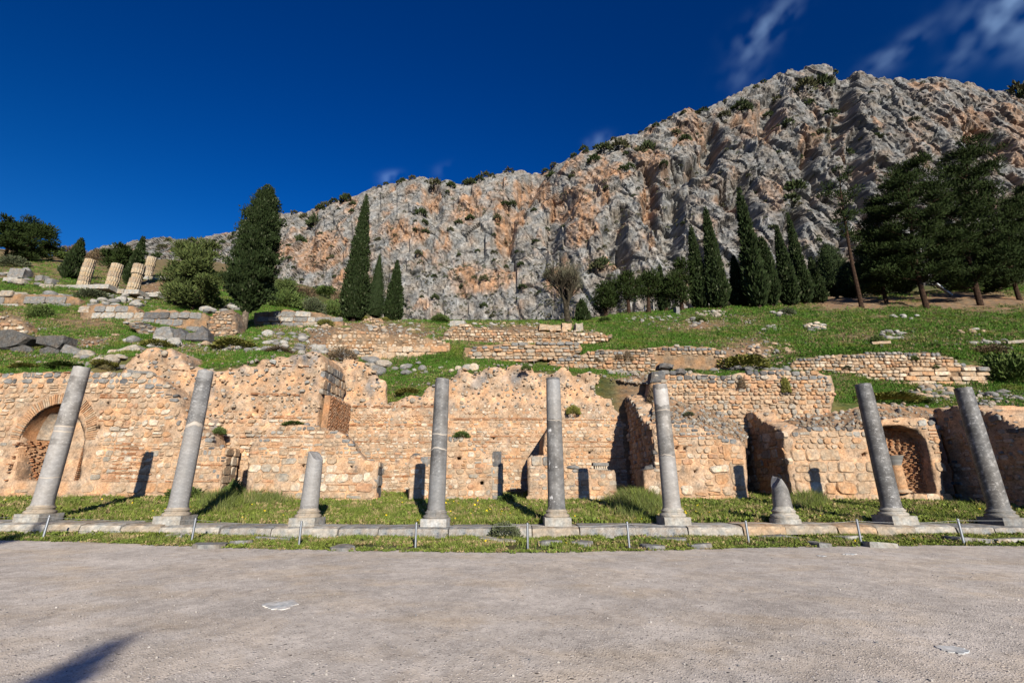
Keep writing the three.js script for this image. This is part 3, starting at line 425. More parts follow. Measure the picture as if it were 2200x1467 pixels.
// ------------------------------------------------------------------ the shops: front walls, side walls and back walls of the ruined rooms
const G_front = 'ruined front walls of the shops', yA = y => Yat(y, 21);
const rubbleLayer = (o = {}) => ({ turn: 0.22, h: [0.14, 0.29], w: [0.16, 0.52], out: [0.025, 0.07], gap: 0.022, wob: 0.8, wave: 0.05, split: 0.14, miss: 0.10, pal: 'buff', ...o });
const hole = (x, y, w = 9, h = 8) => [[x - w / 2, y - h / 2], [x + w / 2, y - h / 2 + 1], [x + w / 2 - 1, y + h / 2], [x - w / 2 + 1, y + h / 2]];
const archHole = (() => { const h = [[30, 1032], [42, 948]]; for (let k = 0; k <= 14; k++) { const a = Math.PI * (1 - k / 14); h.push([110 + 68 * Math.cos(a) + 1.5, 945 - 78 * Math.sin(a)]); } h.push([168, 1032]); return h; })();
const stain = (cx, cy, rx, ry) => (x, y) => Math.max(0, 1 - Math.hypot((x - cx) / rx, (y - cy) / ry));
const wA = wall({ label: 'tall rubble wall with the big arched brick niche behind the leftmost grey column', seed: 3, D: 21, thick: 1.1, rough: 0.035, jag: 0.07, group: G_front, topPal: 'top', topBand: 0.5,
  px: [[-270, 1092], [-270, 802], [0, 802], [70, 800], [160, 798], [240, 800], [318, 805], [338, 815], [360, 828], [376, 845], [388, 868], [393, 900], [397, 918], [430, 920], [448, 926], [454, 956], [483, 960], [466, 1092]],
  holes: [archHole, hole(228, 866, 8, 7), hole(208, 918, 10, 7), hole(362, 918, 7, 6)], holeMargin: 0.12,
  skip: (x, y) => { const c = at(111, 945, 21), d = Math.hypot(x - c[0], (y - c[1]) * 0.93); return (y > c[1] && d < 2.05) || (y <= c[1] && Math.abs(x - c[0]) < 1.95 && y > yA(1034)); },
  layers: [rubbleLayer({ y0: yA(1085), y1: yA(1032), h: [0.3, 0.5], w: [0.4, 0.9], pal: 'coarse', miss: 0.3 }), rubbleLayer({ y0: yA(1030), y1: yA(940), miss: 0.1, out: [0.015, 0.05] }), rubbleLayer({ y0: yA(940), y1: yA(798), turn: 0.4, h: [0.17, 0.31], w: [0.18, 0.5], out: [0.02, 0.08], wob: 1.0, miss: 0.10 })],
  bricks: [[-14, -11.0, yA(850), 1], [-20.5, -17.8, yA(905), 1], [-14, -11.5, yA(903), 2], [-15, -11, yA(940), 1], [-14.3, -10.8, yA(1000), 1], [-16, -13, yA(802), 1], [-22, -18.6, yA(801), 1], [-19.2, -17.6, yA(855), 3], [-21.5, -19.3, yA(965), 2], [-17, -11, yA(1035), 1]].concat([0, 1, 2, 3, 4, 5, 6, 7].map(k => [-22.6, -20.4 + 0.2 * Math.sin(k * 3), yA(1030) + k * 0.21, 2])).concat([0, 1, 2, 3, 4, 5, 6, 7].map(k => [-17.9, -16.6 + 0.5 * Math.sin(k * 2.3), yA(1030) + k * 0.21, 2])) });
// the niche in that wall: a half-round shaft with a half dome, brick courses below and a pale plaster shell above
{
  const c = at(111, 945, 21), bl = at(99, 1032, 21)[1], R = 1.46, cx = c[0] - wA.g.position.x, cy = c[1], pos = [], uv = [], col = [], idx = [], na = 28, nh = 16, nd = 12;
  for (let j = 0; j <= nh + nd; j++) for (let i = 0; i <= na; i++) { const a = Math.PI * i / na, low = j <= nh, t = low ? lerp(bl - 0.15, cy, j / nh) : cy, e = low ? 0 : (j - nh) / nd * Math.PI / 2 * 0.98, rr = (R + 0.03 * fbm(i * 0.7, j * 0.7, 3, 2)) * Math.cos(e); pos.push(cx + rr * Math.cos(a), t + R * 1.06 * Math.sin(e), -0.04 - rr * Math.sin(a) * 0.95); uv.push(a * R, t + e * R);
    col.push(1, 1, 1); if (i < na && j < nh + nd) { const k = j * (na + 1) + i; idx.push(k, k + na + 1, k + 1, k + 1, k + na + 1, k + na + 2); } }
  const n = part('niche', geom(pos, idx, uv, col), M.mortarBrick, wA.g); n.userData.label = 'half-round brick niche with pale shell dome';
  const sp = [], si = [], su = []; const ns = 36; for (let j = 0; j <= 10; j++) for (let i = 0; i <= ns; i++) { const a = Math.PI * (0.12 + 0.76 * i / ns), e = (0.02 + 0.60 * j / 10) * Math.PI / 2, fl = 0.035 * Math.abs(Math.sin(a * 11)) * (1 - j / 12), rr = (R - 0.045 - fl) * Math.cos(e); sp.push(cx + rr * Math.cos(a), cy + 0.02 + R * 1.04 * Math.sin(e), -0.06 - rr * Math.sin(a) * 0.93); su.push(a * R, e * R); if (i < ns && j < 10) { const k = j * (ns + 1) + i; si.push(k, k + ns + 1, k + 1, k + 1, k + ns + 1, k + ns + 2); } }
  part('plaster_shell', geom(sp, si, su), stoneMat([0.62, 0.50, 0.38], 0.01), n);
  const r = rng(8), b = []; for (let y = bl; y < cy + 0.02; y += 0.085) { let a = 0.02; while (a < Math.PI) { const w = (0.2 + 0.16 * r()) / R; if (r() > 0.08) { const g = new THREE.BoxGeometry(w * R * 0.93, 0.05, 0.12); g.rotateY(-(a + w / 2) + Math.PI / 2); g.translate(cx + R * Math.cos(a + w / 2), y + 0.01 * r(), -0.04 - R * Math.sin(a + w / 2) * 0.95 - 0.02 * r()); boxUV(g); b.push(paint(g, r() < 0.6 ? M.brick.color : M.brickPale.color)); } a += w; } }
  part('niche_bricks', mergeGeometries(b), M.stoneVC, n, { kind: 'stuff' });
  // the arch: long bricks standing round the opening, in two rings
  const N = 58; for (let k = 0; k < N; k++) { const a = Math.PI * (k + 0.5) / N, L = 0.40 + 0.09 * r(), rin = 1.50, rm = rin + L / 2, g = new THREE.BoxGeometry(L, 0.062, 0.2); g.rotateZ(a + (r() - 0.5) * 0.06); g.translate(cx + 0.02 + rm * 1.0 * Math.cos(a), cy + rm * 1.09 * Math.sin(a), -0.075 + 0.035 * r()); part('brick', boxUV(g), r() < 0.35 ? M.brickPale : r() < 0.5 ? M.orange : M.tan, wA.g); }
}
const D_B = 22.4;
const yB = y => Yat(y, D_B);
const wB = wall({ label: 'tall eroded orange concrete wall with scattered stones, standing behind the second column', seed: 5, D: D_B, thick: 3.2, rough: 0.17, jag: 0.3, round: 0.3, jagStep: 0.3, group: 'ruined back walls of the shops', cell: 0.12, stoneDepth: 0.25,
  px: [[205, 1096], [225, 815], [262, 794], [286, 768], [303, 756], [330, 752], [360, 755], [385, 765], [410, 778], [440, 783], [480, 788], [520, 783], [560, 776], [600, 767], [640, 760], [672, 760], [690, 772], [694, 800], [688, 850], [678, 930], [655, 1096]],
  tint: (x, y) => 0.9 * sstep(0.12, 0.34, fbm(x * 0.9, y * 0.35, 21, 3)) + 0.5 * sstep(0.1, 0.3, fbm(x * 3, y * 1.2, 2, 3)) * sstep(5.2, 6.6, y),
  skip: (x, y) => false,
  scatter: [{ n: 520, w: [0.08, 0.28], out: [0.04, 0.15], y0: yB(900), y1: yB(750), pal: 'loose' }, { n: 60, w: [0.2, 0.4], out: [0.06, 0.18], y0: yB(850), y1: yB(755), pal: 'loose' }],
  layers: [{ h: [0.15, 0.2], w: [0.14, 0.30], out: [0, 0.04], gap: 0.012, wob: 0.9, turn: 1.1, miss: 0.42, pal: 'buff', x0: -13.2, x1: -9.5, y0: yB(893), y1: yB(855) }, rubbleLayer({ y0: yB(1085), y1: yB(895), miss: 0.3, h: [0.16, 0.2] })],
  bricks: [[-13.0, -10.6, yB(848), 2, -0.035], [-13.2, -10.8, yB(897), 2, -0.01], [-14.2, -13.3, yB(885), 1], [-17.5, -16, yB(795), 1, -0.04], [-12.4, -9, yB(786), 1, -0.03], [-15, -11.5, yB(940), 1]], holes: [hole(546, 884, 6, 6)] });
// its right-hand end: dark latticework of brick laid in a herring-bone, facing the next room
{
  const p = at(688, 890, D_B), r = rng(15), b = []; const g = thing('brick_pier', 'dark herringbone brick face at the end of the eroded concrete wall', 'wall', [p[0] + 0.32, 0, -D_B - 0.1], Math.PI / 2, 'ruined back walls of the shops');
  const y0 = yB(940), y1 = yB(848), core = new THREE.BoxGeometry(3.0, y1 - y0, 0.3); core.translate(1.55, (y0 + y1) / 2, -0.13); part('wall_body', paint(boxUV(core), lin(1, 1, 1)), M.mortarBrick, g);
  for (let y = y0 + 0.05; y < y1 - 0.08; y += 0.085) for (let x = 0.15; x < 2.9; x += 0.2) { if (r() < 0.1) continue; const e = new THREE.BoxGeometry(0.21, 0.05, 0.1); e.rotateZ((Math.round(y / 0.085) % 2 ? 0.75 : -0.75) + 0.2 * (r() - 0.5)); e.translate(x + 0.05 * r(), y, 0.03 + 0.03 * r()); boxUV(e); b.push(paint(e, r() < 0.5 ? M.brick.color : M.rose.color)); }
  part('herringbone_bricks', mergeGeometries(b), M.stoneVC, g, { kind: 'stuff' });
}
const D_E = 25.6, yE = y => Yat(y, D_E), xE = x => Xat(x, 950, D_E);
wall({ label: 'long orange back wall of the middle rooms with brick bands and rough eroded top', seed: 9, D: D_E, thick: 0.9, rough: 0.06, jag: 0.3, jagStep: 0.3, round: 0.25, group: 'ruined back walls of the shops', cell: 0.14, stoneDepth: 0.25, most: 300,
  px: [[665, 1076], [690, 775], [735, 762], [770, 776], [800, 796], [820, 812], [826, 868], [850, 862], [880, 848], [910, 835], [950, 815], [975, 800], [1010, 793], [1060, 785], [1100, 783], [1150, 788], [1210, 793], [1270, 798], [1330, 804], [1380, 816], [1400, 835], [1412, 860], [1432, 1076]],
  tint: (x, y) => 0.8 * sstep(0.12, 0.32, fbm(x * 0.8, y * 0.45, 41, 3)) * sstep(4.9, 6.0, y) + 0.4 * sstep(0.16, 0.3, fbm(x * 2, y * 0.6, 5, 3)),
  bulge: (x, y) => 0.55 * sstep(5.6, 4.9, y) * 0 - 0.5 * sstep(5.2, 7.4, y) + 0.5 * sstep(4.9, 5.8, y) * fbm(x * 0.9, y * 1.2, 3, 4),
  scatter: [{ n: 760, w: [0.08, 0.3], out: [0.03, 0.14], y0: yE(880), y1: yE(765), pal: 'loose' }, { n: 80, w: [0.25, 0.5], out: [0.06, 0.2], y0: yE(860), y1: yE(780), pal: 'loose' }],
  layers: [{ h: [0.15, 0.2], w: [0.14, 0.30], out: [0, 0.03], gap: 0.01, wob: 0.8, turn: 1.0, miss: 0.4, pal: 'buff', y0: yE(905), y1: yE(872) }, rubbleLayer({ y0: yE(1062), y1: yE(906), miss: 0.2, h: [0.16, 0.22], w: [0.18, 0.44], out: [0.01, 0.05] })],
  bricks: [[xE(735), xE(935), yE(875), 2], [xE(965), xE(1180), yE(902), 2], [xE(735), xE(930), yE(915), 2], [xE(990), xE(1130), yE(938), 1], [xE(740), xE(1330), yE(950), 1], [xE(812), xE(885), yE(1025), 2], [xE(1215), xE(1350), yE(903), 1], [xE(1215), xE(1340), yE(960), 1], [xE(740), xE(1120), yE(985), 1], [xE(1215), xE(1330), yE(985), 1]],
  zigzag: [[xE(748), xE(830), yE(903), 3], [xE(870), xE(930), yE(905), 3], [xE(1000), xE(1060), yE(888), 1]],
  holes: [hole(1267, 972, 6, 6), hole(1088, 946, 9, 5), hole(1060, 942, 4, 4), hole(1310, 930, 4, 4)] });
const wC = wall({ label: 'low rubble wall with a curved broken top behind the tall broken column stump', seed: 12, D: 21, thick: 0.75, rough: 0.025, jag: 0.06, group: G_front, topPal: 'top', topBand: 0.26,
  px: [[524, 1094], [534, 962], [545, 946], [565, 936], [585, 928], [600, 918], [625, 911], [650, 912], [680, 917], [715, 925], [738, 932], [752, 950], [765, 970], [780, 990], [813, 991], [806, 1094]],
  layers: [rubbleLayer({ y0: yA(1090), y1: yA(985), h: [0.26, 0.42], w: [0.34, 0.8], miss: 0.06, out: [0.015, 0.05], pal: 'buff' }), rubbleLayer({ y0: yA(985), y1: yA(908), h: [0.15, 0.24], miss: 0.1, out: [0.01, 0.05] }), { h: [0.55, 0.62], w: [0.5, 0.55], out: [0.015, 0.03], gap: 0.008, wob: 0.12, pal: 'grey', x0: Xat(792, 1040, 21), x1: Xat(806, 1040, 21), bevel: 0.015 }],
  bricks: [[-11.3, -9.6, yA(940), 1], [-11.4, -9.2, yA(962), 1], [-8.4, -6.9, yA(1042), 1], [-9, -7.2, yA(1018), 1]], holes: [hole(650, 1000, 8, 6), hole(754, 1003, 7, 6)] });
wall({ label: 'low rubble wall with square end piers behind the centre-left leaning column', seed: 14, D: 21.2, thick: 0.75, rough: 0.03, jag: 0.05, group: G_front, topPal: 'top', topBand: 0.2,
  px: [[876, 1094], [880, 977], [904, 977], [922, 985], [940, 974], [958, 944], [985, 940], [1005, 946], [1020, 958], [1040, 972], [1056, 979], [1080, 979], [1080, 1094]],
  layers: [rubbleLayer({ y0: Yat(1090, 21.2), y1: Yat(940, 21.2), h: [0.18, 0.3], w: [0.2, 0.5], miss: 0.12, out: [0.015, 0.05] }), { h: [0.4, 0.5], w: [0.55, 0.6], out: [0.02, 0.035], gap: 0.008, wob: 0.15, pal: 'ashlar', x0: Xat(880, 1030, 21.2), x1: Xat(902, 1030, 21.2), bevel: 0.015 }, { h: [0.5, 0.7], w: [0.42, 0.46], out: [0.02, 0.03], gap: 0.008, wob: 0.12, pal: 'grey', x0: Xat(1061, 1030, 21.2), x1: Xat(1079, 1030, 21.2), bevel: 0.015 }],
  bricks: [[-4.4, -3.4, Yat(985, 21.2), 1], [-3, -1.2, Yat(968, 21.2), 1]], holes: [hole(986, 984, 9, 7), hole(1046, 985, 4, 4), hole(1035, 1037, 9, 8)] });
wall({ label: 'weathered low wall behind the straight centre column, a moulded fragment on it', seed: 16, D: 21.2, thick: 0.8, rough: 0.025, jag: 0.05, group: G_front, topPal: 'top', topBand: 0.22,
  px: [[1136, 1094], [1133, 980], [1180, 978], [1205, 980], [1213, 1004], [1250, 1006], [1285, 1009], [1322, 1010], [1329, 1094]], tint: (x, y) => 0.8 * sstep(0.1, 0.3, fbm(x * 1.2, y * 1.0, 66, 3)),
  layers: [rubbleLayer({ y0: Yat(1090, 21.2), y1: Yat(1002, 21.2), h: [0.18, 0.32], w: [0.22, 0.5], miss: 0.15, pal: 'buff', out: [0.005, 0.04] }), { h: [0.42, 0.44], w: [0.5, 0.62], out: [0.03, 0.05], gap: 0.01, wob: 0.2, pal: 'top', x0: Xat(1133, 990, 21.2), x1: Xat(1205, 990, 21.2), y0: Yat(1001, 21.2), y1: Yat(978, 21.2) }] });
wall({ label: 'narrow broken cross wall half hidden behind the straight centre column', seed: 18, D: 22.1, thick: 3.4, rough: 0.06, jag: 0.1, group: 'ruined back walls of the shops', px: [[1164, 1080], [1166, 965], [1170, 935], [1180, 908], [1196, 906], [1207, 925], [1210, 1080]], layers: [rubbleLayer({ miss: 0.3 })] });
// front wall right of the sixth column, with its dark side and the passage beyond
const wI = wall({ label: 'thick front wall of large orange blocks between the sixth column and the dark passage', seed: 21, D: 21, thick: 1.3, rough: 0.05, jag: 0.07, group: G_front, topPal: 'top', topBand: 0.3,
  px: [[1384, 1092], [1382, 1008], [1416, 1006], [1408, 950], [1404, 918], [1425, 906], [1450, 904], [1480, 911], [1520, 921], [1550, 933], [1590, 946], [1603, 957], [1611, 1092]],
  layers: [rubbleLayer({ y0: yA(1085), y1: yA(1000), h: [0.34, 0.55], w: [0.45, 0.95], miss: 0.12, pal: 'coarse', out: [0.02, 0.08], bevel: 0.05 }), rubbleLayer({ y0: yA(1000), y1: yA(945), h: [0.22, 0.34], w: [0.28, 0.6], miss: 0.22, pal: 'coarse' }), rubbleLayer({ y0: yA(945), y1: yA(903), h: [0.13, 0.2], w: [0.18, 0.36], miss: 0.05, pal: 'rubble', out: [0.01, 0.05] }), { h: [0.6, 0.8], w: [0.7, 0.75], out: [0.03, 0.06], gap: 0.01, wob: 0.25, pal: 'ashlar', x0: Xat(1572, 1010, 21), x1: Xat(1606, 1010, 21), y0: yA(1088), y1: yA(955), bevel: 0.04 }],
  bricks: [[6.2, 8.6, yA(957), 1], [6.2, 7.8, yA(972), 1], [6.3, 9.6, yA(938), 1]], holes: [hole(1455, 962, 11, 6), hole(1472, 963, 10, 6), hole(1493, 1013, 9, 8)] });
const sideWall = (label, px, py, D0, D1, tops, o) => { const X = Xat(px, py, o.atD ?? D0), w = D1 - D0; return wall({ label, o: [X, -D1], dir: [0, 1], poly: [[0, terraceLevel(X, D0) - 0.3], ...tops.map(([d, h]) => [D1 - d, h]).sort((a, b) => a[0] - b[0]), [w, terraceLevel(X, D0) - 0.3]], group: 'side walls of the shops', ...o }); };
sideWall('dark shaded side wall of the room left of the sixth column', 1401, 918, 21.0, 25.5, [[25.5, 6.3], [24.5, 6.1], [23.5, 5.5], [22.5, 4.7], [21.6, 4.3], [21.0, 4.1]], { seed: 23, thick: 0.8, rough: 0.05, jag: 0.14, layers: [rubbleLayer({ miss: 0.2 })], topPal: 'top' });
const D_J = 24, yJ = y => Yat(y, D_J);
wall({ label: 'upper wall of closely fitted pale rubble above the dark passage', seed: 25, D: D_J, thick: 0.9, rough: 0.05, jag: 0.09, group: 'ruined back walls of the shops', topPal: 'top', topBand: 0.42, most: 300, stoneDepth: 0.28,
  px: [[1398, 1080], [1396, 850], [1398, 822], [1404, 806], [1415, 796], [1450, 801], [1480, 798], [1520, 803], [1560, 806], [1600, 800], [1650, 795], [1700, 797], [1750, 800], [1785, 806], [1795, 830], [1792, 862], [1780, 905], [1790, 1080], [1696, 1080], [1680, 940], [1655, 925], [1630, 930], [1610, 945], [1600, 1080]],
  layers: [{ h: [0.18, 0.29], w: [0.2, 0.48], out: [0.04, 0.12], gap: 0.014, wob: 1.0, wave: 0.09, split: 0.16, miss: 0.03, pal: 'dry', bevel: 0.035 }] });
wall({ label: 'back wall in the dark passage between the two block walls', seed: 27, D: 25.4, thick: 0.5, rough: 0.04, jag: 0.05, group: 'ruined back walls of the shops', px: [[1520, 1075], [1520, 905], [1760, 905], [1760, 1075]], layers: [rubbleLayer({ miss: 0.1 })], most: 120 });
const nicheHole = [[1906, 1062], [1890, 960], [1888, 925], [1900, 915], [1935, 914], [1972, 925], [1990, 945], [2000, 985], [2014, 1062]];
const wK = wall({ label: 'front wall of orange blocks with a brick niche behind the eighth column', seed: 29, D: 21, thick: 1.2, rough: 0.04, jag: 0.06, group: G_front, topPal: 'top', topBand: 0.26, most: 280,
  px: [[1716, 1094], [1704, 1000], [1697, 937], [1705, 923], [1740, 919], [1780, 916], [1820, 919], [1855, 922], [1885, 910], [1905, 898], [1940, 894], [1980, 898], [2008, 906], [2018, 940], [2026, 1000], [2036, 1094]], holes: [nicheHole, hole(1857, 976, 11, 8)], holeMargin: 0.06,
  layers: [rubbleLayer({ y0: yA(1090), y1: yA(965), h: [0.34, 0.56], w: [0.45, 0.95], miss: 0.14, pal: 'ashlar', out: [0.02, 0.07], bevel: 0.04, wob: 0.55 }), rubbleLayer({ y0: yA(965), y1: yA(893), h: [0.2, 0.34], w: [0.24, 0.55], miss: 0.08, out: [0.02, 0.07], wob: 0.9 })],
  bricks: [0, 1, 2, 3, 4, 5, 6, 7, 8].map(k => [Xat(2004, 960, 21), Xat(2024, 960, 21), yA(980) + k * 0.14, 1]) });
{
  const r = rng(31), c0 = Xat(1895, 1000, 21), c1 = Xat(2006, 1000, 21), cx = (c0 + c1) / 2 - wK.g.position.x, R = (c1 - c0) / 2 + 0.12, bl = yA(1064), tp = yA(905), pos = [], uv = [], col = [], idx = [], na = 26, nh = 20, b = [];
  for (let j = 0; j <= nh; j++) for (let i = 0; i <= na; i++) { const a = Math.PI * i / na, t = j / nh, y = lerp(bl - 0.2, tp, t), k = t > 0.72 ? Math.sqrt(Math.max(0, 1 - ((t - 0.72) / 0.30) ** 2)) : 1; pos.push(cx + R * (0.4 + 0.6 * k) * Math.cos(a), y, -0.06 - R * 0.8 * k * Math.sin(a)); uv.push(a * R, y); col.push(1, 1, 1); if (i < na && j < nh) { const q = j * (na + 1) + i; idx.push(q, q + na + 1, q + 1, q + 1, q + na + 1, q + na + 2); } }
  const n = part('niche', geom(pos, idx, uv, col), M.mortarBrick, wK.g); n.userData.label = 'half-round niche lined with thin bricks';
  for (let y = bl + 0.05; y < tp - 0.1; y += 0.075) { const t = (y - bl + 0.2) / (tp - bl + 0.2), k = t > 0.72 ? Math.sqrt(Math.max(0.05, 1 - ((t - 0.72) / 0.30) ** 2)) : 1; let a = 0.05; while (a < Math.PI - 0.05) { const w = (0.2 + 0.16 * r()) / R; if (r() > 0.06) { const g = new THREE.BoxGeometry(w * R * 0.92 * (0.5 + 0.5 * k), 0.045, 0.1); g.rotateY(-(a + w / 2) + Math.PI / 2); g.translate(cx + R * (0.4 + 0.6 * k) * Math.cos(a + w / 2), y, -0.06 - R * 0.8 * k * Math.sin(a + w / 2) - 0.01 * r()); boxUV(g); b.push(paint(g, r() < 0.55 ? M.brick.color : M.brickPale.color)); } a += w; } }
  part('niche_bricks', mergeGeometries(b), M.stoneVC, n, { kind: 'stuff' });
  // sill of blocks closing the foot of the niche
  let x = c0 - 0.1 - wK.g.position.x; for (let k = 0; k < 5; k++) { const w = 0.42 + 0.2 * r(), P = outline(x, x + w, yA(1088), yA(1060), 0.012, r, 0.4); part('sill_block', stoneGeo(P, 0.03 + 0.02 * r(), 0.9, 0.03, r), M[pick(PAL.ashlar, r)], wK.g); x += w; }
}
sideWall('dark shaded side of the block wall in the passage', 1684, 937, 21.0, 25.3, [[25.3, 5.2], [24.2, 5.2], [23.2, 5.1], [22.8, 4.6], [22, 4.3], [21.0, 3.95]], { seed: 33, thick: 1.0, rough: 0.05, jag: 0.08, layers: [rubbleLayer({ h: [0.3, 0.45], w: [0.35, 0.8], miss: 0.1 })], most: 120 });
wall({ label: 'eroded rubble mound above the brick niche and the block wall', seed: 35, D: 22.9, thick: 1.4, rough: 0.14, jag: 0.12, round: 0.35, group: 'ruined back walls of the shops', bulge: (x, y) => -0.9 * sstep(3.9, 5.6, y), cell: 0.13,
  px: [[1690, 1070], [1688, 915], [1705, 900], [1740, 893], [1790, 886], [1834, 878], [1891, 866], [1953, 866], [2000, 868], [2030, 876], [2070, 880], [2110, 885], [2110, 1070]], tint: (x, y) => 0.7 * sstep(0.1, 0.3, fbm(x * 1.1, y * 0.8, 77, 3)),
  scatter: [{ n: 320, w: [0.08, 0.34], out: [0.05, 0.18], y0: Yat(925, 22.9), y1: Yat(864, 22.9), pal: 'rubble' }] });
sideWall('tall shaded rubble wall running toward the viewer at the right edge', 2030, 960, 14.6, 21.6, [[21.6, 4.95], [20.6, 4.95], [19.4, 4.72], [18.6, 4.2], [18, 3.7], [17.2, 3.0], [16.2, 2.2], [15.2, 1.5], [14.6, 0.9]], { seed: 37, atD: 21.5, thick: 2.2, rough: 0.08, jag: 0.12, round: 0.1, scatter: [{ n: 160, w: [0.16, 0.4], out: [0.01, 0.07], pal: 'rubble' }], layers: [rubbleLayer({ miss: 0.45, out: [0, 0.05] })], topPal: 'top', topBand: 0.5, most: 240 });
// earth and rubble filling behind the front walls
const banks = [];
{
  const bank = (name, rows, seed) => { const n = 60, m = 12, at3 = (a, b) => { const i = b * (rows.length - 1), k = Math.min(rows.length - 2, Math.floor(i)), t = i - k, p = rows[k](a), q = rows[k + 1](a), o = [0, 1, 2].map(c => lerp(p[c], q[c], t)); o[1] += 0.16 * fbm(o[0] * 1.6, o[2] * 1.6, seed, 4) * Math.min(1, 6 * b); return [...o, o[0], o[2]]; }; banks.push(at3); structure(name, sheet(n, m, at3, p => { const w = 1 + 0.5 * fbm(p[0] * 2, p[2] * 2, seed, 3); return [0.40 * w, 0.26 * w, 0.16 * w]; }), M_soil); };
  const l = (D, pts) => { const f = linear(pts); return a => { const x = lerp(pts[0][0], pts[pts.length - 1][0], a); return at(x, f(x), D); }; };
  bank('rubble_bank', [l(21.4, [[1400, 925], [1450, 912], [1520, 930], [1606, 962]]), l(22.6, [[1402, 880], [1450, 890], [1520, 905], [1606, 940]]), l(24.1, [[1404, 850], [1450, 855], [1540, 880], [1606, 925]])], 5);
  bank('rubble_bank_001', [l(21.3, [[1696, 945], [1740, 925], [1820, 925], [1890, 918], [2040, 925]]), l(22.2, [[1692, 925], [1740, 912], [1820, 908], [1890, 902], [2040, 905]]), l(23.3, [[1690, 905], [1740, 894], [1820, 882], [1890, 868], [2060, 880]])], 6);
}

// squared stones showing in the broken ends of two front walls
function endFace(w, X, y0, y1, depth, seed, pal) { const r = rng(seed); let y = y0; while (y < y1 - 0.15) { const h = Math.min(0.26 + 0.24 * r(), y1 - y); let z = 0.02; while (z < depth - 0.12) { const d = Math.min(0.3 + 0.35 * r(), depth - z), ge = stoneGeo(outline(z, z + d, y, y + h, 0.016, r, 0.6), 0.04 * r(), 0.2, 0.03, r, [r() * 3, r() * 3]); ge.rotateY(Math.PI / 2); part('end_stone', ge, M[pick(PAL[pal], r)], w.g).position.x = X - w.cx0 + 0.03; z += d; } y += h; } }
endFace(wB, Xat(692, 820, D_B), yB(846), yB(778), 3.0, 341, 'rubble'); endFace(wA, Xat(474, 1025, 21), 0.7, Yat(962, 21), 1.1, 331, 'ashlar'); endFace(wC, Xat(809, 1040, 21), 0.7, Yat(993, 21), 0.75, 337, 'grey');

// ------------------------------------------------------------------ the step and its colonnade
{
  const g = thing('stone_step', 'long low step of weathered grey limestone blocks carrying the colonnade', 'step', [0, 0, 0]), r = rng(41);
  let x = -23; while (x < 23) { const w = 0.95 + 1.15 * r(), xe = x + w, lv = stepLevel((x + xe) / 2) + (r() - 0.5) * 0.025, hole = x > 8.0 && x < 10.3;
    const h = hole ? 0.27 : 0.46, d0 = 14.38 + (r() - 0.5) * 0.10, d1 = 15.66, nx = 8, nz = 6, ny = 3, b = new THREE.BoxGeometry(w - 0.03, h, d1 - d0, nx, ny, nz), p = b.attributes.position;
    b.translate((x + xe) / 2, lv - h / 2, -(d0 + d1) / 2);
    for (let i = 0; i < p.count; i++) { let X = p.getX(i), Y = p.getY(i), Z = p.getZ(i); const ft = clamp(1 - Math.hypot(Z + d0, Y - lv) / 0.12), sd = clamp(1 - Math.min(X - x, xe - X) / 0.09); const e = 0.035 * fbm(X * 2.3, Y * 3, Z * 2.3 + k0(x), 3); p.setXYZ(i, X + e * 0.3, Y + e * 0.7 - 0.045 * ft * (1 + fbm(X * 3, 1, x, 2)) - 0.02 * sd * sd, Z + e - 0.03 * ft - 0.012 * sd); }
    b.computeVertexNormals(); part('step_block', boxUV(b, 1), pick([['light', 2], ['stepGrey', 4], ['greybuff', 2], ['tan', 0.8]], r) && M[pick([['light', 2], ['stepGrey', 4], ['greybuff', 2], ['tan', 0.7]], r)], g); x = xe; }
  function k0(x) { return Math.floor(x * 7) * 0.37; }
  // lower footing that shows under the right half
  x = 1.2; while (x < 8.6) { const w = 0.5 + 0.7 * r(), P = outline(x, x + w, -0.12, 0.12, 0.01, r, 0.6), ge = stoneGeo(P, -14.34, 0.6, 0.03, r); part('footing_stone', ge, r() < 0.5 ? M.buff : M.tan, g); x += w; }
}
// veined grey marble: one texture for each shaft
function shaftTex(o, seed) {
  const f1 = tileFbm(seed, 4, 5, 0.6), f2 = tileFbm(seed + 9, 6, 5, 0.72), f3 = tileFbm(seed + 21, 3, 4, 0.55), W = 256, H = 1024;
  const tone = (x, y) => { const v = y, sp = f2(x * 4, y * 14), st = f2(x * 3 + 0.3, y * 2.0), m = f1(x, y * 3); let c = o.dark * 0.86 + 0.34 * (m - 0.5) + 0.16 * (sp - 0.5); c += (o.speck ?? 0.5) * Math.max(0, sp - 0.60) * 1.1; c += 0.6 * (o.vein ?? 0.3) * Math.max(0, 1 - Math.abs(f3(x + 0.25 * st, y * 4) - 0.5) / 0.02) * (st > 0.5 ? 1 : 0.2);
    let w = 0; for (const [a, b, wob, k] of o.light ?? []) { const e = wob * (f3(x, y + a) - 0.5); if (v > a + e && v < b + e) c = lerp(c, k * 0.92 + 0.16 * (sp - 0.5), 0.75); }
    for (const [a, t, wob] of o.bands ?? []) { const e = Math.abs(v - a - wob * (f3(x, a) - 0.5) - 0.02 * Math.sin(x * 6.28 * 2 + a * 40) * wob * 6); if (e < t) { c = lerp(0.68, c, sstep(t * 0.6, t, e)); w = 0.03; } }
    return [c, w]; };
  return tex(W, (x, y) => { const [c, w] = tone(x, y); const warm = (o.warm ?? 0.01) + w + 0.03 * (f1(x + 0.4, y) - 0.5); return [c + warm, c, c - warm * 1.2]; }, true, [1, 1], H);
}
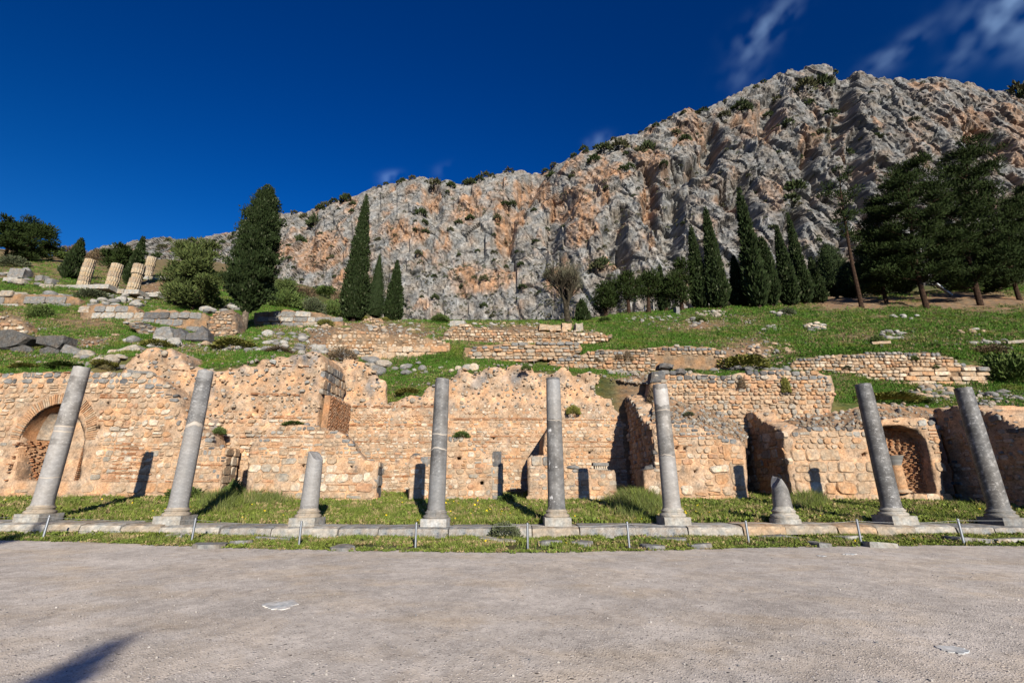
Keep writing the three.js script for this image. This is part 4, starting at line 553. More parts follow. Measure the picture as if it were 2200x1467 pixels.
const columnSpecs = [   // foot and head of each shaft along the line of sight
  { x: 90, y: 1085, tx: 168, ty: 790, label: 'tall grey marble column with two white repair bands before the arched niche', o: { dark: 0.60, light: [[0.5, 0.60, 0.02, 0.66], [0.0, 0.45, 0.02, 0.66]], bands: [[0.205, 0.004, 0.02], [0.595, 0.006, 0.01], [0.555, 0.006, 0.02]], speck: 0.35, warm: 0.016 } },
  { x: 382, y: 1088, tx: 438, ty: 798, label: 'speckled grey column with a white ring-shaped repair, second from the niche', o: { dark: 0.54, light: [[0.0, 0.62, 0.05, 0.62]], bands: [[0.615, 0.016, 0.10]], speck: 0.8 } },
  { x: 663, y: 1097, tx: 672, ty: 974, label: 'broken grey column stump about two metres high with slanted top', cut: 'slant', o: { dark: 0.55, light: [[0.05, 0.5, 0.1, 0.64]], speck: 0.7 } },
  { x: 937, y: 1097, tx: 954, ty: 815, label: 'dark grey leaning column with pale stepped crack at mid height', o: { dark: 0.47, bands: [[0.57, 0.005, 0.04], [0.455, 0.006, 0.12]], light: [[0.0, 0.25, 0.08, 0.55]], speck: 0.8, vein: 0.2 } },
  { x: 1196, y: 1097, tx: 1192, ty: 813, label: 'straight veined column with pale upper third in the centre', o: { dark: 0.48, light: [[0.83, 1.0, 0.03, 0.66], [0.67, 0.83, 0.05, 0.60]], bands: [[0.665, 0.003, 0.05]], speck: 0.5, vein: 0.9 } },
  { x: 1444, y: 1091, tx: 1423, ty: 827, label: 'grey column with white patch near the top before the tall broken pier', o: { dark: 0.56, light: [[0.80, 0.93, 0.10, 0.80], [0.0, 0.40, 0.10, 0.66]], bands: [[0.745, 0.004, 0.04], [0.40, 0.004, 0.06]], speck: 0.5, warm: 0.018 } },
  { x: 1683, y: 1092, tx: 1683, ty: 1026, label: 'short pointed column stub on a moulded base', cut: 'point', o: { dark: 0.56, speck: 0.5 }, round: true },
  { x: 1914, y: 1080, tx: 1851, ty: 826, label: 'dark flecked column leaning inward before the brick niche', o: { dark: 0.44, speck: 1.1, vein: 0.3 } },
  { x: 2145, y: 1085, tx: 2073, ty: 834, label: 'dark grey speckled column nearest the right edge', o: { dark: 0.43, speck: 0.9, vein: 0.4 } },
];
const columnAt = [];
columnSpecs.forEach((c, k) => {
  const D = 15.0, r = rng(60 + k), X = at(c.x, c.y, D)[0], lv = stepLevel(X), top = at(c.tx, c.ty, D)[1], foot = lv + 0.46, H = top - foot, g = thing(c.cut ? 'column_stump' : 'column', c.label, 'column', [X, lv - 0.01, -D], 0, 'columns along the step'); columnAt.push([X, D]);
  // plinth: a worn square block
  const ph = c.round ? 0.15 : 0.22 + 0.03 * r(), pw = 0.80 + 0.05 * r(), pl = new THREE.BoxGeometry(pw, ph + 0.02, pw, 6, 3, 6), p = pl.attributes.position;
  if (c.round) { for (let i = 0; i < p.count; i++) { const x = p.getX(i), z = p.getZ(i), L = Math.hypot(x, z) + 1e-6, m = Math.max(Math.abs(x), Math.abs(z)); p.setX(i, x * m / L * 1.06); p.setZ(i, z * m / L * 1.06); } }
  for (let i = 0; i < p.count; i++) { const x = p.getX(i), y = p.getY(i), z = p.getZ(i), ed = (Math.abs(x) > pw * 0.49) + (Math.abs(z) > pw * 0.49) + (y > ph * 0.45 ? 1 : 0), e = 0.03 * fbm(x * 4 + k * 5, y * 4, z * 4, 3); const q = ed > 1 ? 0.975 - 0.05 * Math.max(0, fbm(x * 3 + k, y * 3, z * 3, 2)) : 1; p.setXYZ(i, x * q + e, y + (y > 0 ? e * 0.5 : 0), z * q + e); }
  pl.translate(0, ph / 2 - 0.01, 0); pl.computeVertexNormals(); pl.rotateY((r() - 0.5) * 0.08 + (k > 6 ? 0.05 : 0)); part('plinth', boxUV(pl), k === 3 ? M.white : k < 2 ? M.light : k === 8 ? M.grey : M.light, g);
  // base: two rolls with a hollow between
  const b0 = ph, pr = [[0.385, 0], [0.40, 0.03], [0.395, 0.065], [0.37, 0.09], [0.335, 0.105], [0.325, 0.135], [0.345, 0.15], [0.355, 0.17], [0.345, 0.19], [0.315, 0.20], [0.305, 0.225], [0.285, 0.25], [0.272, 0.29]].map(([a, b]) => new THREE.Vector2(a * (0.97 + 0.02 * r()), b0 + b * (0.46 - ph + 0.05) / 0.29));
  const ba = new THREE.LatheGeometry(pr, 40), bp = ba.attributes.position; for (let i = 0; i < bp.count; i++) { const x = bp.getX(i), y = bp.getY(i), z = bp.getZ(i), ch = Math.max(0, fbm(x * 3 + k * 7, y * 3, z * 3, 3) - 0.05) * 0.16; bp.setXYZ(i, x * (1 - ch), y, z * (1 - ch)); } ba.computeVertexNormals(); part('base', boxUV(ba), k === 3 || k === 8 ? M.grey : k > 4 ? M.light : M.greybuff, g);
  // shaft: slight taper, chipped rim, broken head
  const R0 = 0.268, R1 = 0.232, ns = 44, nh = 40, pos = [], uv = [], idx = [], y0 = 0.44;
  for (let j = 0; j <= nh + 4; j++) for (let i = 0; i <= ns; i++) { const a = i / ns * 2 * Math.PI, ca = Math.cos(a), sa = Math.sin(a); let t = Math.min(1, j / nh), Ht = H + 0.035;
    if (c.cut === 'slant') Ht = H + 0.10 - 0.28 * sstep(-0.6, 0.9, ca * 0.9 + 0.3 * sa); if (c.cut === 'point') Ht = H + 0.05 - 0.42 * Math.pow(Math.abs(ca + 0.15) , 1.2) * (ca < -0.15 ? 1 : 0.9) - 0.05 * sa;
    Ht += 0.03 * fbm(ca * 2 + k * 3, sa * 2, 1, 3); let rr = lerp(R0, R1, Math.pow(t, 1.3)) * (t < 0.03 ? 1 + 0.06 * (1 - t / 0.03) : 1); rr *= 1 + 0.006 * fbm(ca * 1.5, t * 9 + k * 9, sa * 1.5, 3); const chip = t > 0.965 ? 0.025 + 0.05 * Math.max(0, fbm(ca * 3 + k, sa * 3, 6, 3)) : 0; rr *= 1 - chip * (t - 0.965) / 0.035;
    let y = y0 + t * Ht; if (j > nh) { rr *= 1 - (j - nh) / 4 * 0.999; if (c.cut) { const km = 1 - (j - nh) / 4; y = y0 + lerp(H + (c.cut === 'point' ? 0.06 : -0.02), Ht, km) - 0.02; } else y += 0.012 * fbm(ca * rr * 12, sa * rr * 12, k, 3); }
    pos.push(rr * ca, y, rr * sa); uv.push(i / ns, t * (H / 4.05) * 0.999 + (c.cut ? 0.02 : 0)); if (i < ns && j < nh + 4) { const q = j * (ns + 1) + i; idx.push(q, q + ns + 1, q + 1, q + 1, q + ns + 1, q + ns + 2); } }
  const sm = std({ color: lin(0.95, 0.95, 0.95), map: shaftTex(c.o, 300 + k * 40), bumpMap: rep(T.stoneBump, 1.7, 5), bumpScale: 0.006, roughness: 0.62, specularIntensity: 0.6 });
  part('shaft', geom(pos, idx, uv), sm, g);
});
// galvanised posts with a wire
const postPx = [[90, 1160], [410, 1168], [641, 1177], [892, 1180], [1134, 1182], [1353, 1180], [1611, 1173], [1852, 1171], [2073, 1171]], postTops = [];
const postWhere = ['before the niche column', 'before the second column', 'before the broken column stump', 'left of the white plinth', 'left of the straight centre column', 'left of the column with the white patch', 'beside the hole in the step', 'between the pointed stub and the eighth column', 'nearest the right edge'];
postPx.forEach(([x, y], k) => {
  let h = 0.03; for (let i = 0; i < 4; i++) { const p = onLevel(x, y, h); h = gravelLevel(p[0], -p[2]) + 0.01; } const p = onLevel(x, y, h), r = rng(90 + k), H = 0.63 + 0.03 * r(), g = thing('barrier_post', `thin galvanised barrier post ${postWhere[k]}`, 'post', [p[0], h - 0.05, p[2]], r() * 3, 'barrier posts along the gravel');
  g.rotation.set((r() - 0.5) * 0.05, 0, (r() - 0.5) * 0.05);
  const s = new THREE.LatheGeometry([[0.0305, 0], [0.0305, H + 0.04], [0.0265, H + 0.048], [0.025, H + 0.03], [0, H + 0.03]].map(q => new THREE.Vector2(...q)), 14); part('tube', s, M.metal, g);
  const e = new THREE.TorusGeometry(0.012, 0.003, 6, 10); e.translate(0, H, 0.034); part('wire_eye', e, M.wire, g);
  postTops.push(new THREE.Vector3(p[0], h - 0.05 + H, p[2] + 0.034));
});
{ const pts = [new THREE.Vector3(postTops[0].x - 6, postTops[0].y, postTops[0].z + 0.3)]; postTops.forEach((p, i) => { if (i) { const q = postTops[i - 1]; for (let k = 1; k < 6; k++) { const t = k / 6, m = q.clone().lerp(p, t); m.y -= 0.05 * 4 * t * (1 - t); pts.push(m); } } pts.push(p.clone()); }); pts.push(new THREE.Vector3(postTops[8].x + 6, postTops[8].y, postTops[8].z)); single('barrier_wire', tube(pts, 0.0035, 0.0035, 5), M.wire, 'thin slack wire strung between the galvanised posts', 'wire'); }
// the little column standing in the brick niche
{
  const p = at(1942, 1058, 20.9), g = thing('small_column', 'small orange column with grey block capital in the brick niche', 'column', [p[0], p[1], -21.0]), r = rng(4);
  const b = new THREE.LatheGeometry([[0.36, 0], [0.38, 0.03], [0.36, 0.07], [0.30, 0.09], [0.27, 0.13]].map(q => new THREE.Vector2(...q)), 28); part('base', boxUV(b), M.buff, g);
  const s = new THREE.LatheGeometry([[0.262, 0.12], [0.258, 0.4], [0.25, 0.8], [0.24, 1.12], [0.26, 1.15]].map(q => new THREE.Vector2(...q)), 28); part('shaft', boxUV(s), M.orange, g);
  const c = new THREE.CylinderGeometry(0.42, 0.25, 0.42, 4, 3); c.rotateY(0.6); c.scale(1, 1, 0.9); c.translate(0, 1.36, 0); part('capital', boxUV(c.toNonIndexed()), M.grey, g); c.computeVertexNormals();
}

// ------------------------------------------------------------------ terrace walls on the slope
const G_terrace = 'terrace walls on the slope above the shops';
const dry = (o = {}) => ({ h: [0.17, 0.30], w: [0.2, 0.5], out: [0.06, 0.16], gap: 0.016, wob: 1.0, wave: 0.10, split: 0.15, miss: 0.03, pal: 'dry', bevel: 0.045, ...o });
const ash = (o = {}) => ({ h: [0.42, 0.55], w: [0.8, 1.6], out: [0.05, 0.26], gap: 0.02, wob: 0.5, wave: 0.05, turn: 0.07, miss: 0.10, pal: 'ashlar', bevel: 0.035, ...o });
wall({ label: 'curved dry stone terrace wall of fitted orange polygons right of centre', mat: M.earth, seed: 51, D: 30.1, thick: 0.7, rough: 0.06, jag: 0.12, group: G_terrace, topPal: 'top', topBand: 0.3, most: 300, px: [[1172, 822], [1182, 774], [1215, 766], [1260, 758], [1300, 751], [1380, 749], [1450, 743], [1520, 746], [1560, 750], [1566, 790], [1562, 835]], skip: (x, y) => x > Xat(1415, 780, 30.1) && x < Xat(1535, 780, 30.1) && y < Yat(766, 30.1) && y > Yat(803, 30.1), layers: [dry()] });
wall({ label: 'long pale terrace wall with squared blocks at its right end', mat: M.earth, seed: 53, D: 30.1, thick: 0.7, rough: 0.06, jag: 0.10, group: G_terrace, topPal: 'top', topBand: 0.25, most: 300, px: [[1690, 815], [1702, 777], [1725, 769], [1780, 764], [1850, 759], [1950, 757], [2010, 759], [2050, 771], [2066, 783], [2122, 790], [2132, 812], [2132, 840], [1900, 840]], layers: [dry({ x1: Xat(1950, 790, 30.1), pal: 'buff' }), dry({ x0: Xat(1950, 790, 30.1), y0: Yat(788, 30.1), pal: 'buff' }), ash({ x0: Xat(1940, 800, 30.1), y1: Yat(789, 30.1), h: [0.3, 0.36], w: [0.6, 1.2], pal: 'ashlar' })] });
wall({ label: 'low terrace wall of small stones in the middle of the slope', mat: M.earth, seed: 55, D: 30.4, thick: 0.7, rough: 0.06, jag: 0.10, group: G_terrace, topPal: 'top', topBand: 0.25, most: 200, px: [[990, 778], [998, 745], [1050, 741], [1100, 739], [1180, 735], [1245, 736], [1252, 752], [1225, 768], [1140, 778]], layers: [dry({ w: [0.3, 0.7] })] });
wall({ label: 'ragged terrace wall of small rubble below the bare tree', mat: M.earth, seed: 57, D: 34, thick: 0.8, rough: 0.08, jag: 0.18, group: G_terrace, most: 260, px: [[945, 742], [955, 712], [975, 702], [1010, 699], [1060, 708], [1110, 712], [1160, 711], [1240, 712], [1300, 715], [1318, 724], [1290, 736], [1240, 744], [1100, 744]], layers: [dry({ pal: 'buff', w: [0.2, 0.5], miss: 0.12 })] });
wall({ label: 'collapsed terrace wall of rubble with a row of large blocks at its foot', mat: M.earth, seed: 59, D: 30.7, thick: 0.9, rough: 0.10, jag: 0.2, group: G_terrace, most: 300, px: [[690, 760], [700, 722], [730, 708], [790, 712], [830, 716], [880, 722], [930, 730], [965, 734], [968, 764], [930, 776], [870, 782], [820, 782], [770, 772]], layers: [dry({ y0: Yat(762, 30.7), pal: 'buff', w: [0.18, 0.45], miss: 0.10, out: [-0.02, 0.1] }), ash({ y0: Yat(790, 30.7), y1: Yat(746, 30.7), x0: Xat(805, 755, 30.7), h: [0.5, 0.6], w: [0.7, 1.3] }), dry({ y0: Yat(790, 30.7), y1: Yat(746, 30.7), x1: Xat(805, 755, 30.7), pal: 'buff' })] });
wall({ label: 'small round rubble heap wall beside the tall cypresses', mat: M.earth, seed: 61, D: 46, thick: 1, rough: 0.1, jag: 0.15, group: G_terrace, most: 120, px: [[770, 712], [775, 690], [795, 683], [822, 685], [828, 700], [815, 712]], layers: [dry({ pal: 'buff' })] });
wall({ label: 'two-course wall of long squared grey blocks at the left edge', mat: M.earth, seed: 63, D: 42.5, thick: 1.0, rough: 0.03, jag: 0.06, group: G_terrace, most: 160, px: [[-80, 668], [-80, 627], [0, 630], [60, 632], [120, 633], [165, 639], [172, 668]], layers: [ash({ h: [0.72, 0.86], w: [1.2, 2.4], pal: 'grey' })] });
wall({ label: 'stepped wall of squared grey blocks left of the big cypress', mat: M.earth, seed: 65, D: 38, thick: 1.0, rough: 0.05, jag: 0.16, group: G_terrace, most: 220, px: [[168, 690], [172, 655], [230, 654], [285, 656], [298, 672], [318, 668], [340, 663], [380, 668], [437, 672], [448, 680], [446, 712], [380, 712], [300, 702], [240, 694]], layers: [ash({ h: [0.55, 0.72], w: [0.8, 1.7], pal: 'grey', out: [0, 0.16], miss: 0.05 })] });
wall({ label: 'brown rough rubble pier at the foot of the big cypress', mat: M.earth, seed: 67, D: 35.2, thick: 1.4, rough: 0.14, jag: 0.16, round: 0.2, group: G_terrace, most: 120, px: [[440, 735], [444, 690], [455, 676], [475, 667], [495, 663], [505, 690], [508, 728], [490, 738]], tint: () => 0.5, layers: [dry({ pal: 'dry', miss: 0.25 })] });
wall({ label: 'grey block wall in the shade of the big cypress', mat: M.earth, seed: 69, D: 42, thick: 0.9, rough: 0.05, jag: 0.14, group: G_terrace, most: 140, px: [[545, 715], [545, 672], [600, 666], [650, 668], [690, 672], [735, 688], [738, 705], [640, 712]], layers: [ash({ h: [0.5, 0.7], w: [0.7, 1.6], pal: 'grey', out: [0, 0.14] })] });
wall({ label: 'fan of thin flat rubble courses beside the dark fitted stones', mat: M.earth, seed: 71, D: 33, thick: 0.8, rough: 0.08, jag: 0.12, group: G_terrace, most: 160, px: [[262, 690], [300, 690], [326, 700], [330, 730], [310, 728], [285, 706]], layers: [dry({ h: [0.12, 0.18], w: [0.3, 0.6], pal: 'grey' })] });
wall({ label: 'pale rubble patch of old wall above the dark fitted stones', mat: M.earth, seed: 73, D: 31, thick: 0.8, rough: 0.1, jag: 0.15, group: G_terrace, most: 140, px: [[-60, 720], [-50, 682], [0, 680], [35, 684], [55, 700], [62, 722]], layers: [dry({ pal: 'buff', miss: 0.2 })] });
wall({ label: 'low rubble footing across the grass below the red slope', mat: M.earth, seed: 75, D: 31.2, thick: 0.6, rough: 0.08, jag: 0.12, group: G_terrace, most: 120, px: [[140, 752], [150, 732], [190, 728], [225, 722], [252, 716], [256, 730], [225, 748]], layers: [dry({ h: [0.1, 0.18], w: [0.2, 0.4], pal: 'buff' })] });

// ------------------------------------------------------------------ large cut stones
function pxStone(name, label, px, D, thick, mat, seed, group, cat = 'stone') { const r = rng(seed), c = px.reduce((s, p) => [s[0] + p[0] / px.length, s[1] + p[1] / px.length], [0, 0]), o = at(c[0], Math.max(...px.map(p => p[1])), D), P = []; const pts = px.map(([x, y]) => { const q = at(x, y, D); return [q[0] - o[0], q[1] - o[1]]; });
  for (let i = 0; i < pts.length; i++) { const a = pts[i], b = pts[(i + 1) % pts.length]; P.push(a, [lerp(a[0], b[0], 0.5) + (r() - 0.5) * 0.06, lerp(a[1], b[1], 0.5) + (r() - 0.5) * 0.06]); }
  if (P.reduce((s, a, i) => { const b = P[(i + 1) % P.length]; return s + a[0] * b[1] - b[0] * a[1]; }, 0) < 0) P.reverse();
  const g = stoneGeo(P, 0, thick, 0.09, r, [r(), r()]), m = single(name, g, mat, label, cat, group); m.position.set(...o); m.rotation.y = (r() - 0.5) * 0.2; return m; }
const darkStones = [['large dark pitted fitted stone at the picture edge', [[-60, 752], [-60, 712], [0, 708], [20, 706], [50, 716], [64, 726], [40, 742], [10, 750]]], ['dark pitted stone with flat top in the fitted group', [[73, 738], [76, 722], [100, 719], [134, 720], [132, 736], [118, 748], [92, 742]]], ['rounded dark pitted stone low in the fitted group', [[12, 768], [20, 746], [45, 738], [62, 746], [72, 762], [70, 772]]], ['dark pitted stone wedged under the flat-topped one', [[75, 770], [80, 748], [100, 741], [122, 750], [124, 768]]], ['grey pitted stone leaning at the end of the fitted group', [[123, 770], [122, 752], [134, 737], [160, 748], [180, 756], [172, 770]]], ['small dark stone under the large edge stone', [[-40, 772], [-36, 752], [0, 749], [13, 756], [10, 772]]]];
darkStones.forEach(([l, px], k) => pxStone('fitted_stone', l, px, 26.6 + 0.05 * k, 1.0, k === 4 ? M.grey : M.shadedPitted, 200 + k, 'dark fitted stones in the grass'));  // pitted ones are coloured dark to hold the shade on their fronts
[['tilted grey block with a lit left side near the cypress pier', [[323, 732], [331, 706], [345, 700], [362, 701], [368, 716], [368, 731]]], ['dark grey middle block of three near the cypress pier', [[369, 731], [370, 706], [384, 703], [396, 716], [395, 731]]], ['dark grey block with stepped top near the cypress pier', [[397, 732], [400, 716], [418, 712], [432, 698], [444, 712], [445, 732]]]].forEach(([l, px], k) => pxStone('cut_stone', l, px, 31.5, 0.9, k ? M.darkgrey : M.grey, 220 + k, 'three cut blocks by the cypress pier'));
[['long grey slab end lying behind the niche wall', [[178, 795], [180, 776], [230, 776], [230, 790]], 23.3], ['grey slab with thin edge beside the orange mound', [[232, 796], [236, 782], [266, 782], [268, 792]], 23.2], ['thin flat slab edge crowning the niche wall', [[268, 804], [270, 793], [318, 796], [325, 803]], 22.1]].forEach(([l, px, D], k) => pxStone('slab', l, px, D, 0.9, M.grey, 230 + k, 'slabs on the niche wall'));
pxStone('boulder', 'big pale pointed boulder in the grass behind the niche wall', [[226, 763], [230, 752], [250, 750], [270, 742], [286, 738], [296, 748], [292, 760], [262, 765]], 26.0, 1.2, M.greybuff, 240, 'boulders behind the niche wall', 'boulder');
pxStone('boulder', 'flat grey boulder beside the pale pointed one', [[204, 770], [210, 762], [236, 760], [238, 768]], 25.2, 0.8, M.grey, 241, 'boulders behind the niche wall', 'boulder');
[['broken grey crown stone on top of the pier behind the sixth column', [[1398, 822], [1402, 798], [1424, 794], [1434, 800], [1432, 822]], 23.9, M.darkgrey], ['upper dark boulder topping the broken pier', [[1418, 790], [1420, 780], [1436, 779], [1450, 783], [1449, 791]], 24.2, M.darkgrey], ['dark boulder right of the broken pier top', [[1453, 803], [1455, 792], [1472, 791], [1478, 800], [1474, 804]], 23.8, M.darkgrey]].forEach(([l, px, D, m], k) => pxStone('crown_stone', l, px, D, 0.7, m, 250 + k, 'stones on the broken pier'));
{ const p = at(1294, 1009, 21.0), g = thing('moulded_fragment', 'carved cornice fragment with yellow teeth lying on the low wall', 'fragment', [p[0], p[1] - 0.01, -21.45]); const b = new THREE.BoxGeometry(0.70, 0.13, 0.5, 5, 2, 4), q = b.attributes.position; for (let i = 0; i < q.count; i++) q.setY(i, q.getY(i) + 0.03 * fbm(q.getX(i) * 4, q.getZ(i) * 4, 1, 2)); b.translate(0, 0.26, 0); b.computeVertexNormals(); part('slab', boxUV(b), M.grey, g); const u = new THREE.BoxGeometry(0.6, 0.06, 0.4); u.translate(0, 0.03, 0); part('bed', boxUV(u), M.greybuff, g); for (let k = 0; k < 6; k++) { const t = new THREE.BoxGeometry(0.06, 0.135, 0.4); t.translate(-0.24 + k * 0.096, 0.128, 0); part('tooth', boxUV(t), M.pale, g); } }
pxStone('cap_stone', 'dark flat stone on the low stub left of the sixth column', [[1382, 1010], [1388, 1001], [1402, 997], [1410, 997], [1409, 1008]], 21.1, 0.6, M.darkgrey, 270);
pxStone('cap_stone', 'rounded grey stone on the low wall beside the centre column', [[1218, 1006], [1222, 1000], [1236, 998], [1246, 1003], [1246, 1008]], 21.1, 0.5, M.grey, 271);
pxStone('slab', 'fallen dark slab below the hole in the step', [[1632, 1168], [1636, 1154], [1690, 1150], [1752, 1158], [1740, 1166], [1690, 1170]], 13.9, 0.35, M.grey, 272);

// ------------------------------------------------------------------ loose stones
const TINY = [7, 8, 9].map(k => { const g0 = new THREE.IcosahedronGeometry(0.5, 1), p = g0.attributes.position; for (let i = 0; i < p.count; i++) { const x = p.getX(i), y = p.getY(i), z = p.getZ(i), f = 1 + 0.5 * n3(x * 2 + k * 3, y * 2, z * 2); p.setXYZ(i, x * f, y * f * 0.65, z * f); } g0.computeVertexNormals(); return boxUV(g0, 1); });
const rr0 = rng(500);
function rock(x, y, w, mat, label, group, s0) { const h = onHill(x, y, s0), D = -h.p[2], size = 1.3 * w * D / FOCAL, m = single('loose_stone', ROCKS[Math.floor(rr0() * 6)], mat, label, 'stone', group); m.position.set(h.p[0], h.p[1] + size * 0.2, h.p[2]); m.rotation.set(rr0() * 0.4, rr0() * 6.3, rr0() * 0.4); m.scale.set(size * (0.9 + 0.4 * rr0()), size * (0.7 + 0.4 * rr0()), size * (0.8 + 0.4 * rr0())); return m; }
// heaps and scatters: [centre x, y, half-width, half-height, count, stone width, tone, label]
const scatters = [
  [330, 742, 70, 8, 10, 20, ['grey', 'light'], 'grey block in the grass before the three cut blocks'], [565, 748, 60, 9, 12, 17, ['grey', 'light'], 'grey boulder on the grass hump above the concrete wall'], [215, 776, 60, 9, 8, 22, ['grey', 'greybuff'], 'grey boulder lying behind the niche wall'], [250, 655, 60, 9, 10, 18, ['grey', 'light'], 'tumbled block above the stepped block wall'], [470, 668, 40, 8, 8, 18, ['grey', 'light'], 'tumbled block on top of the brown pier'], [90, 640, 80, 6, 8, 18, ['grey', 'greybuff'], 'tumbled block above the two-course wall'],
  [800, 793, 26, 16, 7, 26, ['grey', 'greybuff'], 'grey boulder at the corner of the grass notch'], [760, 770, 34, 8, 9, 24, ['grey', 'greybuff'], 'grey boulder at the head of the orange wall'],
  [605, 730, 60, 12, 24, 13, ['light', 'grey'], 'pale stone in the grass hump below the cypress shade'], [660, 755, 60, 8, 22, 13, ['light', 'grey'], 'pale stone along the crest of the orange concrete wall'], [900, 795, 60, 14, 10, 14, ['grey', 'light'], 'grey stone lying in the grass notch'], [985, 798, 40, 4, 6, 16, ['light', 'pale'], 'squared block on the rim of the middle back wall'],
  [1750, 705, 26, 7, 34, 9, ['light', 'pale', 'grey'], 'stone of the round cairn on the green slope'], [1655, 707, 18, 6, 16, 8, ['light', 'grey'], 'stone of the small cairn left of the round one'], [1530, 675, 40, 6, 26, 8, ['light', 'greybuff'], 'stone of the low heap under the twin cypresses'], [1680, 675, 28, 5, 16, 8, ['light', 'grey'], 'stone of the flat heap near the green shrub'], [1400, 688, 60, 8, 26, 7, ['light', 'grey'], 'stone scattered on the slope under the pines'], [1490, 695, 24, 8, 14, 9, ['grey', 'greybuff'], 'stone of the broken stub wall on the slope'], [1945, 682, 36, 4, 10, 9, ['white', 'light'], 'white stone in the row below the dark pines'], [2085, 714, 30, 4, 14, 8, ['light', 'tan'], 'stone of the low heap at the far right'], [1915, 722, 28, 8, 16, 10, ['grey', 'light'], 'stone beside the small green bush on the slope'], [1650, 755, 60, 18, 40, 9, ['tan', 'grey', 'buff'], 'stone of the collapsed gap between the terrace walls'], [1620, 797, 120, 4, 22, 13, ['grey', 'darkgrey'], 'grey stone along the top of the fitted upper wall'],
  [2005, 845, 45, 14, 40, 13, ['grey', 'greybuff', 'tan'], 'stone of the rubble pile above the brick niche'], [2140, 860, 60, 16, 24, 13, ['grey', 'greybuff'], 'stone on the crest of the shaded right wall'], [1350, 803, 40, 6, 18, 12, ['grey', 'greybuff'], 'grey stone on the rim left of the broken pier'], [480, 745, 50, 10, 26, 12, ['light', 'tan'], 'stone on the steps below the cypress pier'], [270, 640, 70, 12, 20, 12, ['grey', 'light'], 'stone on the slope below the fluted columns'], [60, 600, 70, 18, 12, 16, ['grey', 'greybuff'], 'squared stone in the grass at the upper left'], [700, 700, 90, 12, 44, 9, ['light', 'buff', 'tan'], 'stone in the rubble slope above the grass hump'], [1080, 700, 120, 5, 22, 8, ['light', 'buff'], 'stone on the crest below the bare tree'], [2140, 745, 50, 12, 14, 10, ['grey', 'light'], 'stone on the slope above the round bush'], [100, 785, 90, 6, 12, 10, ['grey', 'tan'], 'stone in the weeds on the niche wall'], [850, 705, 70, 10, 30, 9, ['light', 'buff', 'greybuff'], 'stone in the rubble above the collapsed terrace wall']];
for (const [cx, cy, hw, hh, n, w, tones, label] of scatters) {
  const heap = n > 12, c = heap ? onHill(cx, cy).p : null, g = heap ? thing('stone_heap', label.replace(/^(pale |grey |white |squared )?stone of the /, '').replace(/^(pale |grey |white |squared )?stone (in|on|along|beside|scattered)/, 'loose stones $2'), 'stones', c, 0, 'heaps and scatters of loose stones') : null;
  for (let k = 0; k < n; k++) { const a = rr0() * 6.28, q = Math.sqrt(rr0()), x = cx + hw * q * Math.cos(a), y = cy + hh * q * Math.sin(a), m = rock(x, y, w * (0.5 + 0.9 * rr0() * rr0() + 0.2), M[tones[Math.floor(rr0() * tones.length)]], label, label.replace(/^(pale|grey|white|squared) /, '').replace('stone', 'stones')); if (heap) { scene.remove(m); g.add(m); m.position.sub(g.position); m.name = 'stone'; m.userData = {}; } }
}
// blocks on the crest
[[1180, 708, 50, 12, 'tan', 'long block under the bare tree'], [1216, 704, 22, 16, 'buff', 'pale upright block under the bare tree'], [1243, 706, 17, 18, 'greybuff', 'grey upright block right of the bare tree'], [985, 698, 34, 12, 'light', 'flat slab on the crest near the rubble wall'], [1000, 703, 26, 9, 'tan', 'lower flat slab on the crest near the rubble wall'], [30, 604, 34, 10, 'light', 'pale flat block in the upper left grass'], [88, 600, 20, 14, 'grey', 'tilted square block in the upper left grass'], [108, 606, 18, 14, 'grey', 'dark square block left of the fluted columns'], [40, 590, 34, 22, 'grey', 'big square stone on the upper left slope'], [225, 672, 50, 12, 'light', 'long flat slab before the stepped block wall'], [205, 663, 30, 16, 'grey', 'grey block leaning at the stepped wall'], [1886, 740, 40, 6, 'tan', 'flat tan slab set in the green slope'], [1455, 668, 10, 16, 'grey', 'small upright stone on the slope'], [2175, 738, 34, 6, 'greybuff', 'pale slab above the round bush']].forEach(([x, y, w, h, mt, label], k) => { const q = onHill(x, y + h * 0.4), D = -q.p[2], W = w * D / FOCAL, H = h * D / FOCAL * 1.05, b = new THREE.BoxGeometry(W, H, W * 0.5 + 0.3, 5, 4, 4), p = b.attributes.position; for (let i = 0; i < p.count; i++) { const e = 0.22 * Math.min(H, 0.8) * fbm(p.getX(i) * 2 + k * 4, p.getY(i) * 2, p.getZ(i) * 2, 3); p.setXYZ(i, p.getX(i) * 0.98 + e, p.getY(i) + e, p.getZ(i) + e); } b.computeVertexNormals(); const m = single('cut_block', boxUV(b), M[mt], label, 'block', 'cut blocks lying on the slope'); m.position.set(q.p[0], q.p[1] + H * 0.42, q.p[2]); m.rotation.set(0, (rr0() - 0.5) * 0.5, (rr0() - 0.5) * 0.12); });
